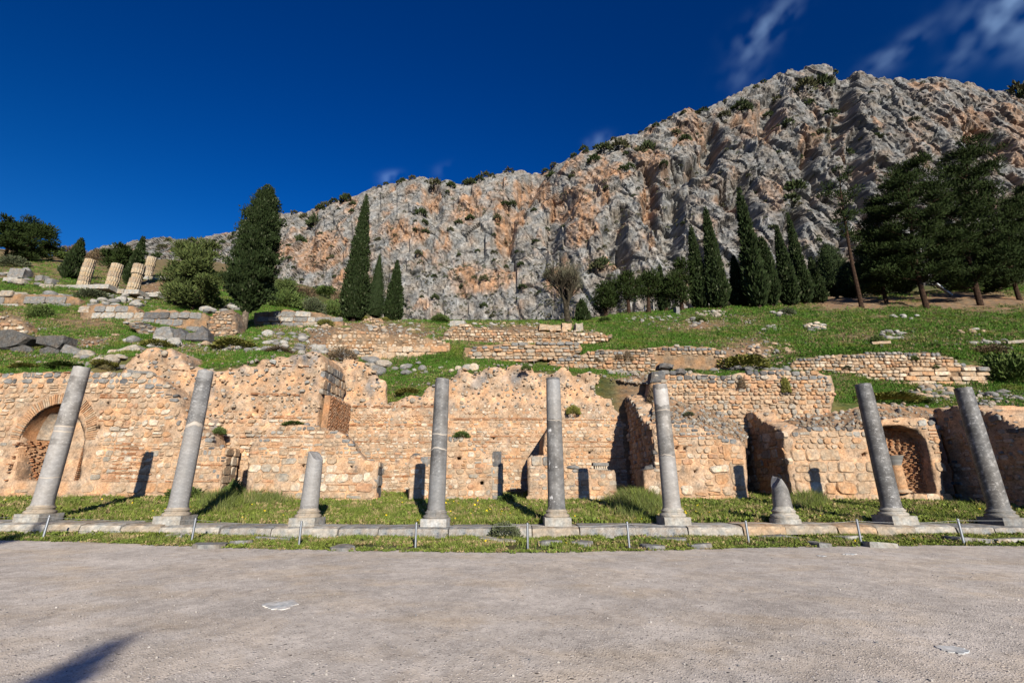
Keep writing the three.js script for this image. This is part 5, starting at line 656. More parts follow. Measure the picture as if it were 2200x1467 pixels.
// fine rubble
function instanced(name, geo, mat, list, kind = 'stuff', label, category) { const m = new THREE.InstancedMesh(geo, mat, list.length), o = new THREE.Object3D(); list.forEach((e, i) => { o.position.set(...e.p); o.rotation.set(...(e.r ?? [0, 0, 0])); const s = e.s; o.scale.set(...(Array.isArray(s) ? s : [s, s, s])); o.updateMatrix(); m.setMatrixAt(i, o.matrix); if (e.c) m.setColorAt(i, lin(...e.c)); }); m.name = numbered(name); m.castShadow = m.receiveShadow = true; tag(m, label, category, undefined, kind); scene.add(m); return m; }
{
  const zones = [[760, 722, 190, 46, 1500, 0.18], [1100, 716, 190, 22, 500, 0.2], [1600, 760, 120, 40, 420, 0.16], [1500, 690, 130, 20, 260, 0.22], [40, 705, 90, 50, 420, 0.18], [480, 735, 90, 24, 330, 0.16], [1850, 725, 260, 24, 160, 0.16], [300, 630, 200, 40, 380, 0.3], [220, 735, 70, 22, 260, 0.12], [1640, 800, 140, 8, 150, 0.14], [2000, 850, 70, 18, 260, 0.13], [2130, 860, 80, 20, 200, 0.14], [1200, 788, 180, 10, 160, 0.14], [1378, 822, 60, 26, 420, 0.15], [90, 760, 120, 20, 200, 0.14], [430, 745, 160, 24, 300, 0.15], [560, 775, 260, 14, 260, 0.14], [900, 800, 90, 30, 60, 0.16], [2050, 740, 140, 20, 120, 0.18]], tones = [[0.42, 0.36, 0.28], [0.34, 0.32, 0.29], [0.52, 0.42, 0.31], [0.46, 0.33, 0.22], [0.55, 0.52, 0.46]];
  const lists = [[], [], []]; for (const [cx, cy, hw, hh, n, s] of zones) for (let k = 0; k < n; k++) { const a = rr0() * 6.28, q = Math.sqrt(rr0()), h = onHill(cx + hw * q * Math.cos(a), cy + hh * q * Math.sin(a)).p, z = s * (0.5 + 1.1 * rr0() * rr0()), t = tones[Math.floor(rr0() * 5)]; lists[k % 3].push({ p: [h[0] + (rr0() - 0.5) * 0.4, h[1] + z * 0.1, h[2] + (rr0() - 0.5) * 0.5], r: [rr0() * 6, rr0() * 6, rr0() * 6], s: z, c: t }); }
  // broken bits on the two banks and along the foot of the walls
  banks.forEach((f, i) => { for (let k = 0; k < 420; k++) { const p = f(rr0(), rr0()), z = 0.07 + 0.28 * rr0() * rr0(); lists[k % 3].push({ p: [p[0], p[1] + z * 0.15, p[2]], r: [rr0() * 6, rr0() * 6, rr0() * 6], s: z, c: tones[Math.floor(rr0() * 5)] }); } });
  lists.forEach((l, k) => instanced('rubble', TINY[k], std({ color: lin(1, 1, 1), map: sharedMap, bumpMap: sharedBump, bumpScale: 0.02 }), l, 'stuff', 'small broken stones strewn over the slope', 'rubble'));
  const peb = []; for (let k = 0; k < 4200; k++) { const D = lerp(3.6, 13, Math.pow(rr0(), 1.5)), X = (rr0() - 0.5) * 2.5 * D, z = 0.008 + 0.022 * rr0() ** 5; peb.push({ p: [X, gravelLevel(X, D) + z * 0.15, -D], r: [rr0() * 6, rr0() * 6, 0], s: [z, z * 0.7, z], c: rr0() < 0.3 ? [0.17, 0.165, 0.16] : rr0() < 0.15 ? [0.46, 0.43, 0.39] : [0.36, 0.33, 0.30] }); }
  instanced('gravel', TINY[1], std({ color: lin(1, 1, 1) }), peb, 'stuff', 'loose pebbles on the gravel court', 'gravel');
}
// flat paving slabs in the verge and worn bedrock patches in the court
{
  const r = rng(611), spots = [[30, 1130, 40], [120, 1140, 60], [190, 1143, 46], [270, 1146, 70], [230, 1153, 60], [330, 1150, 40], [450, 1170, 60], [520, 1165, 40], [590, 1160, 66], [380, 1158, 40], [740, 1172, 40], [1050, 1160, 40], [1090, 1164, 34], [1180, 1166, 44], [1250, 1168, 40], [1440, 1160, 60], [1400, 1170, 40], [1500, 1168, 46], [1820, 1158, 46], [1890, 1168, 50], [2080, 1163, 70], [2160, 1164, 60], [1760, 1166, 30]];
  const where = ['below the niche column', 'between the niche column and second column', 'before the broken stump', 'in the weeds under the centre columns', 'under the column with white patch', 'below the right-hand columns'];
  spots.forEach(([x, y, w], k) => { const p = onLevel(x, y, 0.1), W = w * -p[2] / FOCAL, P = outline(-W / 2, W / 2, -0.22 - 0.12 * r(), 0.22 + 0.1 * r(), 0, r, 0.8), g = stoneGeo(P, 0.035, 0.12, 0.02, r, [r() * 3, r() * 3]); g.rotateX(-Math.PI / 2); const zone = x < 160 ? 0 : x < 420 ? 1 : x < 760 ? 2 : x < 1300 ? 3 : x < 1700 ? 4 : 5, m = single('paving_slab', g, r() < 0.6 ? M.grey : M.light, `flat grey slab sunk in the verge ${where[zone]}`, 'slab', `flat slabs ${where[zone]}`); m.position.set(p[0], vergeLevel(p[0], -p[2]) + 0.05, p[2]); m.rotation.set((r() - 0.5) * 0.08, (r() - 0.5) * 0.8, (r() - 0.5) * 0.08); });
  const patch = (x, y, w, h, l, seed) => { const q = rng(seed), p = onLevel(x, y, 0.02), W = w * -p[2] / FOCAL, H = Math.abs(onLevel(x, y - h / 2, 0.02)[2] - onLevel(x, y + h / 2, 0.02)[2]), P = []; for (let k = 0; k < 44; k++) { const a = k / 44 * 6.283, e = 0.5 * (0.85 + 0.9 * fbm(Math.cos(a) * 1.7 + seed, Math.sin(a) * 1.7, 1, 4)); P.push([W * e * Math.cos(a), H * e * Math.sin(a)]); } const g = stoneGeo(P, 0.004, 0.05, 0.003, () => 0.5); g.rotateX(-Math.PI / 2); const m = single('bedrock_patch', g, stoneMat([0.92, 0.89, 0.84], 0.004), l, 'rock', 'bare rock patches in the gravel'); m.position.set(p[0], gravelLevel(p[0], -p[2]) + 0.004, p[2]); m.rotation.y = 0.25; };
  patch(602, 1297, 66, 20, 'larger pale patch of bare rock worn through the gravel', 7); patch(2052, 1391, 58, 18, 'pale bare rock patch in the right-hand gravel', 9); patch(1825, 1190, 34, 3, 'thin pale rock streak in gravel before the eighth column', 11); patch(1765, 1193, 18, 3, 'tiny pale rock streak in gravel near the post', 12);
}
// ------------------------------------------------------------------ the four fluted temple columns on the upper terrace
{
  const fluted = (R, H, seed) => { const pos = [], uv = [], idx = [], ns = 80, nh = 8; for (let j = 0; j <= nh + 1; j++) for (let i = 0; i <= ns; i++) { const a = i / ns * 2 * Math.PI, fl = Math.abs(Math.sin(a * 8)); let rr = R * (0.86 + 0.14 * (1 - fl)) * (1 + 0.03 * fbm(Math.cos(a) * 2 + seed, j * 0.6, Math.sin(a) * 2, 3)); if (j === 0 || j === nh) rr *= 0.965; let y = H * Math.min(1, j / nh); if (j > nh) rr = 0.001; pos.push(rr * Math.cos(a), y, rr * Math.sin(a)); uv.push(a * R, y); if (i < ns && j <= nh) { const q = j * (ns + 1) + i; idx.push(q, q + ns + 1, q + 1, q + 1, q + ns + 1, q + ns + 2); } } return geom(pos, idx, uv); };
  const drum = [stoneMat([0.60, 0.47, 0.31], 0.03), stoneMat([0.66, 0.54, 0.38], 0.03), stoneMat([0.53, 0.42, 0.30], 0.03)];
  const g0 = thing('temple_platform', 'long low block platform under the fluted columns', 'platform', [0, 0, 0]); const rr = rng(71);
  [[176, 617, 190, 558, 25, 'leftmost of the four fluted temple columns', 57], [235, 627, 245, 568, 27, 'second fluted temple column from the left'], [282, 633, 292, 569, 27, 'third fluted temple column, with a notch below its top drum'], [314, 598, 321, 553, 21, 'rear fluted temple column partly behind the green tree', 66]].forEach(([x, y, tx, ty, w, label, DD], k) => {
    const D = -onHill(x, y, 4).p[2], p = at(x, y, D), top = at(tx, ty, D)[1], H = top - p[1] + 0.5, R = w * D / FOCAL / 2 * 0.98, g = thing('fluted_column', label, 'column', [p[0], p[1] - 0.5, -D], 0, 'fluted temple columns'); let yy = 0; const nd = k === 3 ? 5 : 7; for (let j = 0; j < nd; j++) { const h = H / nd, t = 1 - 0.10 * j / nd, d = part('drum', fluted(R * t * (k === 2 && j === nd - 3 ? 0.84 : 0.95 + 0.08 * rr()), h * 0.985, k * 10 + j), drum[(k + j) % 3], g); d.position.set((rr() - 0.5) * 0.06, yy, (rr() - 0.5) * 0.06); d.rotation.y = rr(); yy += h; }
    for (let j = 0; j < 5; j++) { const b = new THREE.BoxGeometry(1.5 + rr(), 0.55, 1.6, 3, 2, 3), q = b.attributes.position; for (let i = 0; i < q.count; i++) q.setXYZ(i, q.getX(i) + 0.08 * n3(q.getX(i), q.getY(i), j), q.getY(i) + 0.08 * n3(q.getX(i), 3, j), q.getZ(i)); b.computeVertexNormals(); b.translate(p[0] - 3.2 + j * 1.6, p[1] - 0.35, -D + 0.3 * rr()); part('platform_block', boxUV(b), rr() < 0.5 ? M.greybuff : M.light, g0); } });
}

// ------------------------------------------------------------------ plants
class Leaves {
  constructor() { this.p = []; this.c = []; this.i = []; }
  add(x, y, z, dx, dy, dz, len, wid, r, col) {          // a leaf spray: four corners, its plane turned at random about its own axis
    const L = Math.hypot(dx, dy, dz); dx /= L; dy /= L; dz /= L; let ax = r() - 0.5, ay = r() - 0.5, az = r() - 0.5; let sx = dy * az - dz * ay, sy = dz * ax - dx * az, sz = dx * ay - dy * ax; const S = Math.hypot(sx, sy, sz) + 1e-6; sx *= wid / 2 / S; sy *= wid / 2 / S; sz *= wid / 2 / S;
    const n = this.p.length / 3; this.p.push(x, y, z, x + dx * len * 0.5 + sx, y + dy * len * 0.5 + sy, z + dz * len * 0.5 + sz, x + dx * len, y + dy * len, z + dz * len, x + dx * len * 0.5 - sx, y + dy * len * 0.5 - sy, z + dz * len * 0.5 - sz); for (let k = 0; k < 4; k++) this.c.push(...col); this.i.push(n, n + 1, n + 2, n, n + 2, n + 3);
  }
  geo() { return geom(this.p, this.i, null, this.c); }
}
const tint = (c, r, k = 0.5) => { const f = 1 - k / 2 + k * r(); return [c[0] * f * (0.9 + 0.2 * r()), c[1] * f, c[2] * f]; };
const V3 = (x, y, z) => new THREE.Vector3(x, y, z);
const GREEN = { cypress: [0.023, 0.037, 0.010], pine: [0.025, 0.040, 0.008], bush: [0.095, 0.135, 0.035], olive: [0.10, 0.115, 0.06], scrub: [0.09, 0.10, 0.045], brown: [0.17, 0.12, 0.07] };
function cypressGeo(H, R, seed, n, o = {}) {
  const r = rng(seed), L = new Leaves(), prof = t => o.column ? Math.pow(sstep(-0.02, 0.20, t), 0.7) * Math.pow(1 - Math.pow(t, o.pow ?? 5), 0.75) * (1 - 0.25 * t) : Math.pow(sstep(-0.12, 0.16, t), 0.8) * Math.pow(1 - t, 0.78) * 1.12;
  const rad = (a, t) => R * prof(t) * (1 + (o.rag ?? 0.36) * 1.6 * fbm(Math.cos(a) * 1.4 + seed, t * H * (o.lump ?? 0.75), Math.sin(a) * 1.4, 3)) + 0.03, y0 = o.clear ?? 0.03;
  const pos = [], idx = [], col = [], ns = 20, nh = 40; for (let j = 0; j <= nh; j++) for (let i = 0; i <= ns; i++) { const a = i / ns * 6.2832, t = j / nh, q = rad(a, t) * 0.80; pos.push(q * Math.cos(a), H * lerp(y0, 0.97, t), q * Math.sin(a)); col.push(...GREEN.cypress.map(v => v * 0.8)); if (i < ns && j < nh) { const k = j * (ns + 1) + i; idx.push(k, k + ns + 1, k + 1, k + 1, k + ns + 1, k + ns + 2); } }
  const pr = Array.from({ length: 64 }, (_, i) => prof((i + 0.5) / 64) + 0.05), tot = pr.reduce((s, v) => s + v, 0);
  for (let k = 0; k < n; k++) { let q = r() * tot, i = 0; while (q > pr[i] && i < 63) q -= pr[i++]; const t = (i + r()) / 64, a = r() * 6.2832, rr = rad(a, t) * (0.72 + 0.34 * r() + (r() < 0.06 ? 0.18 * r() : 0)), s = lerp(o.leaf ?? 0.42, (o.leaf ?? 0.42) * 0.6, t) * (0.7 + 0.6 * r()); const c = tint(GREEN.cypress, r, 0.7); L.add(rr * Math.cos(a), H * lerp(y0, 0.985, t) - s * 0.3, rr * Math.sin(a), Math.cos(a) * 0.7 + 0.6 * (r() - 0.5), 0.9 + 0.5 * (r() - 0.5), Math.sin(a) * 0.7 + 0.6 * (r() - 0.5), s, s * 0.5, r, r() < 0.05 ? tint(GREEN.olive, r) : c); }
  return mergeGeometries([geom(pos, idx, null, col), L.geo()]);
}
function bushGeo(seed, n, leaf, green, o = {}) { const r = rng(seed), L = new Leaves(); for (let k = 0; k < n; k++) { const a = r() * 6.2832, u = r() * 1.25 - 0.25, c = Math.sqrt(Math.max(0, 1 - Math.min(1, u * u))), lump = 1 + 0.5 * fbm(c * Math.cos(a) * 1.7 + seed, u * 1.7, c * Math.sin(a) * 1.7, 3), q = lump * Math.pow(0.35 + 0.65 * r(), 0.5); const x = q * c * Math.cos(a), y = q * Math.max(-0.05, u), z = q * c * Math.sin(a); L.add(x * 0.5, y * (o.h ?? 0.8) * 0.9, z * 0.5, x + 0.8 * (r() - 0.5), Math.abs(y) + 0.6 + 0.5 * (r() - 0.5), z + 0.8 * (r() - 0.5), leaf * (0.6 + 0.8 * r()), leaf * (o.w ?? 0.5), r, tint(green, r, 0.8)); } return L.geo(); }
function pineGeo(seed, o) {                  // returns trunk and crown in metres
  const r = rng(seed), { H, R, lean = [0, 0], start = 0.45, limbs = 16, leaf = 0.38, per = 120, droop = 0.1, flat = 0.45 } = o, L = new Leaves(), wood = [], pts = []; for (let k = 0; k <= 10; k++) { const t = k / 10; pts.push(V3(lean[0] * t * t + 0.12 * H * 0.04 * n3(t * 3, seed, 1), H * 0.95 * t, lean[1] * t * t + 0.12 * H * 0.04 * n3(t * 3, seed, 8))); }
  const trunk = tube(pts, o.r0 ?? 0.26, 0.05, 10), onTrunk = t => { const f = t * 10, i = Math.min(9, Math.floor(f)); return pts[i].clone().lerp(pts[i + 1], f - i); };
  for (let k = 0; k < limbs; k++) { const t = lerp(start, 1, (k + r() * 0.8) / limbs), b = onTrunk(t), a = k * 2.4 + r() * 1.3 + seed, reach = R * (o.prof ? o.prof((t - start) / (1 - start)) : Math.sqrt(Math.max(0.12, 1 - Math.pow((t - start) / (1 - start) * 1.25 - 0.35, 2)))) * (0.6 + 0.5 * r()), e = V3(b.x + Math.cos(a) * reach, b.y + reach * (0.25 - droop + 0.25 * r()), b.z + Math.sin(a) * reach), m = b.clone().lerp(e, 0.5).add(V3(0, -reach * 0.06, 0)); wood.push(tube([b, m, e], 0.07, 0.015, 5));
    const nc = Math.max(2, Math.round(reach * 1.5)); for (let c = 0; c < nc; c++) { const q = b.clone().lerp(e, lerp(0.4, 1.05, (c + r() * 0.6) / nc)).add(V3((r() - 0.5) * reach * 0.5, (r() - 0.2) * 0.5, (r() - 0.5) * reach * 0.5)), cr = (0.55 + 0.5 * r()) * (o.clump ?? 1); for (let j = 0; j < per; j++) { const u = V3(r() - 0.5, r() - 0.5, r() - 0.5).normalize().multiplyScalar(Math.pow(r(), 0.45)); L.add(q.x + u.x * cr, q.y + u.y * cr * flat, q.z + u.z * cr, u.x + 0.5 * (r() - 0.5), 0.7 + u.y, u.z + 0.5 * (r() - 0.5), leaf * (0.7 + 0.6 * r()), leaf * 0.26, r, tint(o.green ?? GREEN.pine, r, 0.7)); } } }
  return { trunk: mergeGeometries([trunk, ...wood]), crown: L.geo() };
}
function standing(x, y, tx, ty, s0) { const h = onHill(x, y, s0), D = -h.p[2], H = at(tx, ty, D)[1] - h.p[1]; return { p: h.p, D, H, m: D / FOCAL, lean: at(tx, ty, D)[0] - h.p[0] }; }
// cypresses: [base x, y, top x, y, half-width, label, options]
const cyps = [
  [519, 716, 572, 392, 48, 'huge dark ragged cypress on a bare pale trunk', { column: true, rag: 0.85, lump: 1.1, n: 25500, leaf: 0.28, clear: 0.125, pow: 6, turn: 0, bark: 'paleBark' }], [757, 692, 784, 412, 29, 'tallest smooth cypress of the three left of the cliff', { n: 9350, leaf: 0.34 }], [803, 684, 812, 541, 24, 'middle cypress of the three before the cliff', { n: 5950, leaf: 0.34 }], [843, 687, 849, 556, 19, 'right-hand slim cypress of the three before the cliff', { n: 5100, leaf: 0.34 }],
  [148, 600, 166, 510, 18, 'slim cypress left of the fluted columns', { n: 3825, leaf: 0.5 }], [280, 612, 304, 505, 14, 'slim cypress among the fluted columns', { n: 3825, leaf: 0.5 }], [1508, 664, 1487, 480, 18, 'left one of the twin slim cypresses', { n: 5525 }], [1547, 664, 1520, 440, 21, 'taller right one of the twin slim cypresses', { n: 6800 }], [1593, 660, 1586, 546, 18, 'short cypress right of the twin cypresses', { n: 4250 }], [1632, 662, 1612, 398, 20, 'ragged open fir-like cypress rising above its neighbours', { n: 4420, rag: 0.6, leaf: 0.6 }], [1662, 660, 1650, 505, 17, 'broad dark cypress beside the ragged one', { n: 5525, column: true, rag: 0.35 }], [1702, 658, 1676, 482, 18, 'pointed cypress left of the leaning pale trunk', { n: 5950 }], [1733, 655, 1706, 452, 15, 'thin cypress with a leaning pale trunk', { n: 4080, rag: 0.4 }], [1762, 650, 1750, 548, 15, 'small yellowish cypress with white painted foot', { n: 3400 }], [1606, 650, 1606, 570, 16, 'dark filler cypress in the thicket right of the twins', { n: 4250, column: true }], [1800, 640, 1790, 520, 34, 'wide dark cypress behind the thin leaning pine', { n: 5100, column: true, rag: 0.4 }], [1895, 636, 1880, 505, 40, 'dark evergreen mass behind the reddish pine trunks', { n: 5950, column: true, rag: 0.45 }], [1950, 632, 1942, 500, 36, 'dark evergreen behind the tall twin pines', { n: 5100, column: true, rag: 0.45 }], [2060, 626, 2050, 500, 40, 'dark evergreen between the two largest pines', { n: 5525, column: true, rag: 0.45 }], [2150, 622, 2140, 490, 40, 'dark evergreen behind the pine at the right edge', { n: 5525, column: true, rag: 0.45 }], [1428, 668, 1424, 565, 9, 'very thin cypress rising out of the pine clump', { n: 2125 }], [1252, 690, 1250, 640, 14, 'small dark cypress behind the bare tree', { n: 2125 }], [1840, 640, 1836, 560, 30, 'dark low evergreen left of the reddish pine trunks', { n: 4250, column: true, rag: 0.4 }]];
cyps.forEach(([x, y, tx, ty, hw, label, o], k) => { const s = standing(x, y, tx, ty, x < 300 ? 4.75 : 3.2), g = thing('cypress_tree', label, 'tree', [s.p[0], s.p[1] - 0.1, s.p[2]], 0, 'cypresses on the slope'); part('trunk', tube([V3(0, -0.2, 0), V3(0.05, s.H * 0.15, 0), V3(0, s.H * 0.6, 0)], 0.2 + hw * 0.004, 0.06, 9), M[o.bark ?? 'bark'], g); part('crown', cypressGeo(s.H, hw * s.m, 700 + k * 7, o.n, o), M.leafVC, g); });
// the two cypresses behind the viewer whose tips throw the shadows on the court and the first column
[[onLevel(314, 1342, 0), 9.0, 0.5, 'slender cypress behind the viewer, tip shadow on gravel'], [at(120, 1098, 15), 13.5, 1.1, 'taller cypress behind the viewer, shadow on the first plinth']].forEach(([tip, H, R, label], k) => { const L = (H - tip[1]) / SUN.y, g = thing('cypress_tree', label, 'tree', [tip[0] + SUN.x * L, -0.05, tip[2] + SUN.z * L], 0, 'cypresses behind the court'); part('trunk', tube([V3(0, -0.1, 0), V3(0, H * 0.6, 0)], 0.16, 0.06, 8), M.bark, g); part('crown', cypressGeo(H, R, 900 + k, 5000, { leaf: 0.3, column: k === 0, pow: 4 }), M.leafVC, g); });
// pines
const pines = [
  [1852, 660, 1800, 352, 50, 'thin sparse pine leaning to the cliff with bare trunk', { start: 0.42, limbs: 15, per: 70, clump: 0.8, r0: 0.26 }], [1992, 662, 1950, 338, 78, 'tall reddish-trunked pine with thick flat-topped crown', { start: 0.15, limbs: 54, per: 160, clump: 1.3, flat: 0.34, r0: 0.30 }], [2108, 655, 2082, 296, 76, 'largest dense pine at the right of the grove', { start: 0.09, limbs: 60, per: 160, clump: 1.3, flat: 0.34, r0: 0.32 }], [2192, 645, 2172, 425, 55, 'half pine cut by the right edge', { start: 0.12, limbs: 40, per: 150, r0: 0.26, clump: 1.2, flat: 0.35 }], [1906, 652, 1885, 420, 46, 'dark inner pine behind the reddish trunk', { start: 0.08, limbs: 42, per: 140, r0: 0.24, clump: 1.2, flat: 0.35 }], [2040, 628, 2030, 470, 55, 'shaded pine with leaning reddish trunk inside the grove', { start: 0.2, limbs: 24, per: 120, flat: 0.35 }], [2240, 640, 2225, 380, 70, 'pine just beyond the right edge', { start: 0.3, limbs: 24, per: 110 }],
  [1302, 676, 1306, 612, 36, 'low round pine at the left of the clump', { start: 0.12, limbs: 20, per: 90 }], [1352, 674, 1348, 592, 34, 'second pine of the low clump', { start: 0.35, limbs: 18, per: 90 }], [1395, 672, 1395, 590, 32, 'third pine of the low clump with thin trunks', { start: 0.40, limbs: 18, per: 90 }], [1432, 670, 1440, 600, 28, 'fourth pine of the low clump', { start: 0.35, limbs: 16, per: 80 }], [1466, 668, 1462, 562, 26, 'taller narrow pine at the right of the clump', { start: 0.15, limbs: 22, per: 80 }],
  [8, 562, 4, 466, 46, 'dark pine cut by the left edge', { start: 0.15, limbs: 14, per: 130, leaf: 0.5, flat: 0.3 }], [62, 560, 70, 474, 44, 'broad layered pine on the upper left skyline', { start: 0.12, limbs: 15, per: 140, leaf: 0.5, clump: 1.6, flat: 0.3 }], [30, 562, 34, 492, 40, 'lower dark pine between the skyline pines', { start: 0.1, limbs: 13, per: 130, leaf: 0.5, clump: 1.4, flat: 0.3 }],
  [412, 668, 424, 522, 62, 'wide bushy green pine left of the huge cypress', { start: 0.06, limbs: 46, per: 130, leaf: 0.40, clump: 1.05, green: [0.082, 0.105, 0.03], r0: 0.2 }], [376, 658, 384, 575, 40, 'lower left half of the bushy green pine thicket', { start: 0.05, limbs: 26, per: 110, green: [0.078, 0.10, 0.03] }], [250, 590, 262, 535, 34, 'dark pine behind the fluted columns', { start: 0.1, limbs: 20, per: 90, leaf: 0.6 }], [610, 655, 612, 605, 30, 'light green round pine right of the huge cypress', { start: 0.05, limbs: 20, per: 100, green: [0.08, 0.11, 0.03] }]];
pines.forEach(([x, y, tx, ty, hw, label, o], k) => { const s = standing(x, y, tx, ty, 3.2), q = pineGeo(1200 + k * 11, { ...o, H: s.H, R: hw * s.m * 0.95, lean: [s.lean, 0] }), g = thing('pine_tree', label, 'tree', [s.p[0], s.p[1] - 0.1, s.p[2]], 0, 'pines on the slope'); part('trunk', q.trunk, M.pineBark, g); part('crown', q.crown, M.leafVC, g); });
// the bare tree on the crest
{
  const s = standing(1222, 694, 1205, 566, 3), r = rng(77), wood = [], g = thing('bare_tree', 'spreading tree with thin leafless twigs on the crest', 'tree', [s.p[0], s.p[1] - 0.15, s.p[2]]), L = new Leaves();
  const grow = (p, d, len, rad, lev) => { const q = p.clone().addScaledVector(d, len), m = p.clone().lerp(q, 0.5).add(V3((r() - 0.5) * len * 0.14, 0, (r() - 0.5) * len * 0.14)); wood.push(tube([p, m, q], rad, rad * 0.62, lev < 2 ? 8 : lev < 4 ? 4 : 3)); if (lev >= 5) { for (let k = 0; k < 3; k++) L.add(q.x + (r() - 0.5) * 0.5, q.y + (r() - 0.5) * 0.5, q.z + (r() - 0.5) * 0.5, d.x + r() - 0.5, d.y + r() - 0.3, d.z + r() - 0.5, 0.3, 0.03, r, tint([0.15, 0.14, 0.09], r, 0.5)); return; } const n = lev === 0 ? 5 : lev < 3 ? 4 : 4; for (let k = 0; k < n; k++) { const nd = d.clone().add(V3((r() - 0.5) * 1.35, (r() - 0.05) * 0.6, (r() - 0.5) * 1.35)).normalize(); nd.y = Math.max(nd.y, -0.05); grow(m.clone().lerp(q, r()), nd, len * (0.55 + 0.33 * r()), rad * 0.5, lev + 1); } };
  grow(V3(0, 0, 0), V3(-0.12, 1, 0.05).normalize(), s.H * 0.34, 0.40, 0); part('trunk', mergeGeometries(wood), M.olive, g); part('twigs', L.geo(), M.leafVC, g);
}
// bushes
const BUSH = [bushGeo(31, 2600, 0.095, GREEN.bush), bushGeo(37, 2600, 0.09, GREEN.bush, { h: 1.0 }), bushGeo(41, 2400, 0.085, GREEN.olive), bushGeo(43, 2000, 0.13, GREEN.brown, { w: 0.18 }), bushGeo(47, 2600, 0.09, [0.22, 0.215, 0.05])];
const bushAt = (p, w, h, v, label, group, name = 'bush') => { const m = single(name, BUSH[v], M.leafVC, label, 'bush', group); m.position.set(p[0], p[1] - 0.05, p[2]); m.scale.set(w, h, w); m.rotation.y = p[0] * 3.1; return m; };
[[86, 682, 46, 34, 1, 'green bush against the two-course block wall'], [2172, 815, 110, 76, 0, 'large round green bush at the right edge'], [1690, 676, 36, 22, 2, 'dull green shrub on the grass before the cypresses'], [1887, 738, 30, 26, 0, 'small dark bush with stones beside it on the slope'], [945, 692, 42, 24, 0, 'dark round bush at the foot of the cliff'], [200, 642, 60, 30, 2, 'grey-green bush below the fluted columns'], [30, 575, 60, 36, 2, 'dark scrub under the skyline pines'], [110, 555, 70, 36, 0, 'low bush on the skyline beside the pines'], [155, 550, 60, 34, 3, 'brownish bush on the skyline left of the ridge'], [215, 566, 60, 40, 3, 'brown leafless bush behind the fluted columns'], [612, 660, 70, 56, 0, 'green bush in the belt right of the huge cypress'], [650, 640, 60, 34, 3, 'brown bush at the top of the shrub belt'], [670, 672, 60, 46, 2, 'silvery olive bush in the shrub belt'], [700, 640, 70, 34, 0, 'dark bush under the ochre cliff'], [716, 680, 64, 50, 0, 'dark bush next to the tallest smooth cypress'], [735, 655, 50, 50, 3, 'leafless greyish bush by the tallest smooth cypress'], [640, 690, 60, 30, 2, 'pale olive bush behind the grey block wall'], [700, 700, 40, 20, 4, 'yellowish shrub at the cypress feet'], [776, 690, 30, 20, 4, 'small yellow shrub between the cypress feet'], [825, 690, 26, 14, 4, 'low yellow shrub right of the middle cypress'], [505, 748, 90, 26, 4, 'yellow-brown weedy bush below the pier'], [340, 746, 66, 22, 4, 'mixed weedy bush in front of three cut blocks'], [735, 783, 60, 34, 3, 'dry brown bush on the orange wall top'], [775, 790, 40, 22, 0, 'green weed clump beside the corner boulders'], [600, 757, 60, 18, 3, 'grey dry bush on the concrete wall crest'], [1590, 790, 110, 34, 4, 'yellow-green weedy bank above the fitted wall'], [2125, 760, 70, 26, 3, 'scrubby bank above the round bush'], [1505, 690, 24, 16, 0, 'tiny green bush by the stub wall'], [1300, 690, 30, 14, 0, 'low dark bush under the pine clump'], [150, 790, 80, 16, 0, 'weeds on the niche wall top'], [225, 790, 50, 16, 4, 'yellow weeds between the slabs'], [60, 790, 60, 14, 4, 'low weeds at the left end of the niche wall'], [1900, 862, 120, 26, 4, 'yellow flowering weeds above the niche'], [1975, 866, 50, 22, 0, 'green weeds at the rubble pile above the niche'], [880, 845, 60, 16, 4, 'yellow flowering weeds on the notch edge'], [2010, 745, 20, 14, 0, 'small tuft on the terrace wall end'], [1480, 800, 30, 14, 2, 'grey weed on the wall beside the broken pier']].forEach(([x, y, w, h, v, label]) => { const q = onHill(x, y), m = -q.p[2] / FOCAL; bushAt(q.p, w * m, h * m * 1.05, v, label, 'bushes on the slope'); });
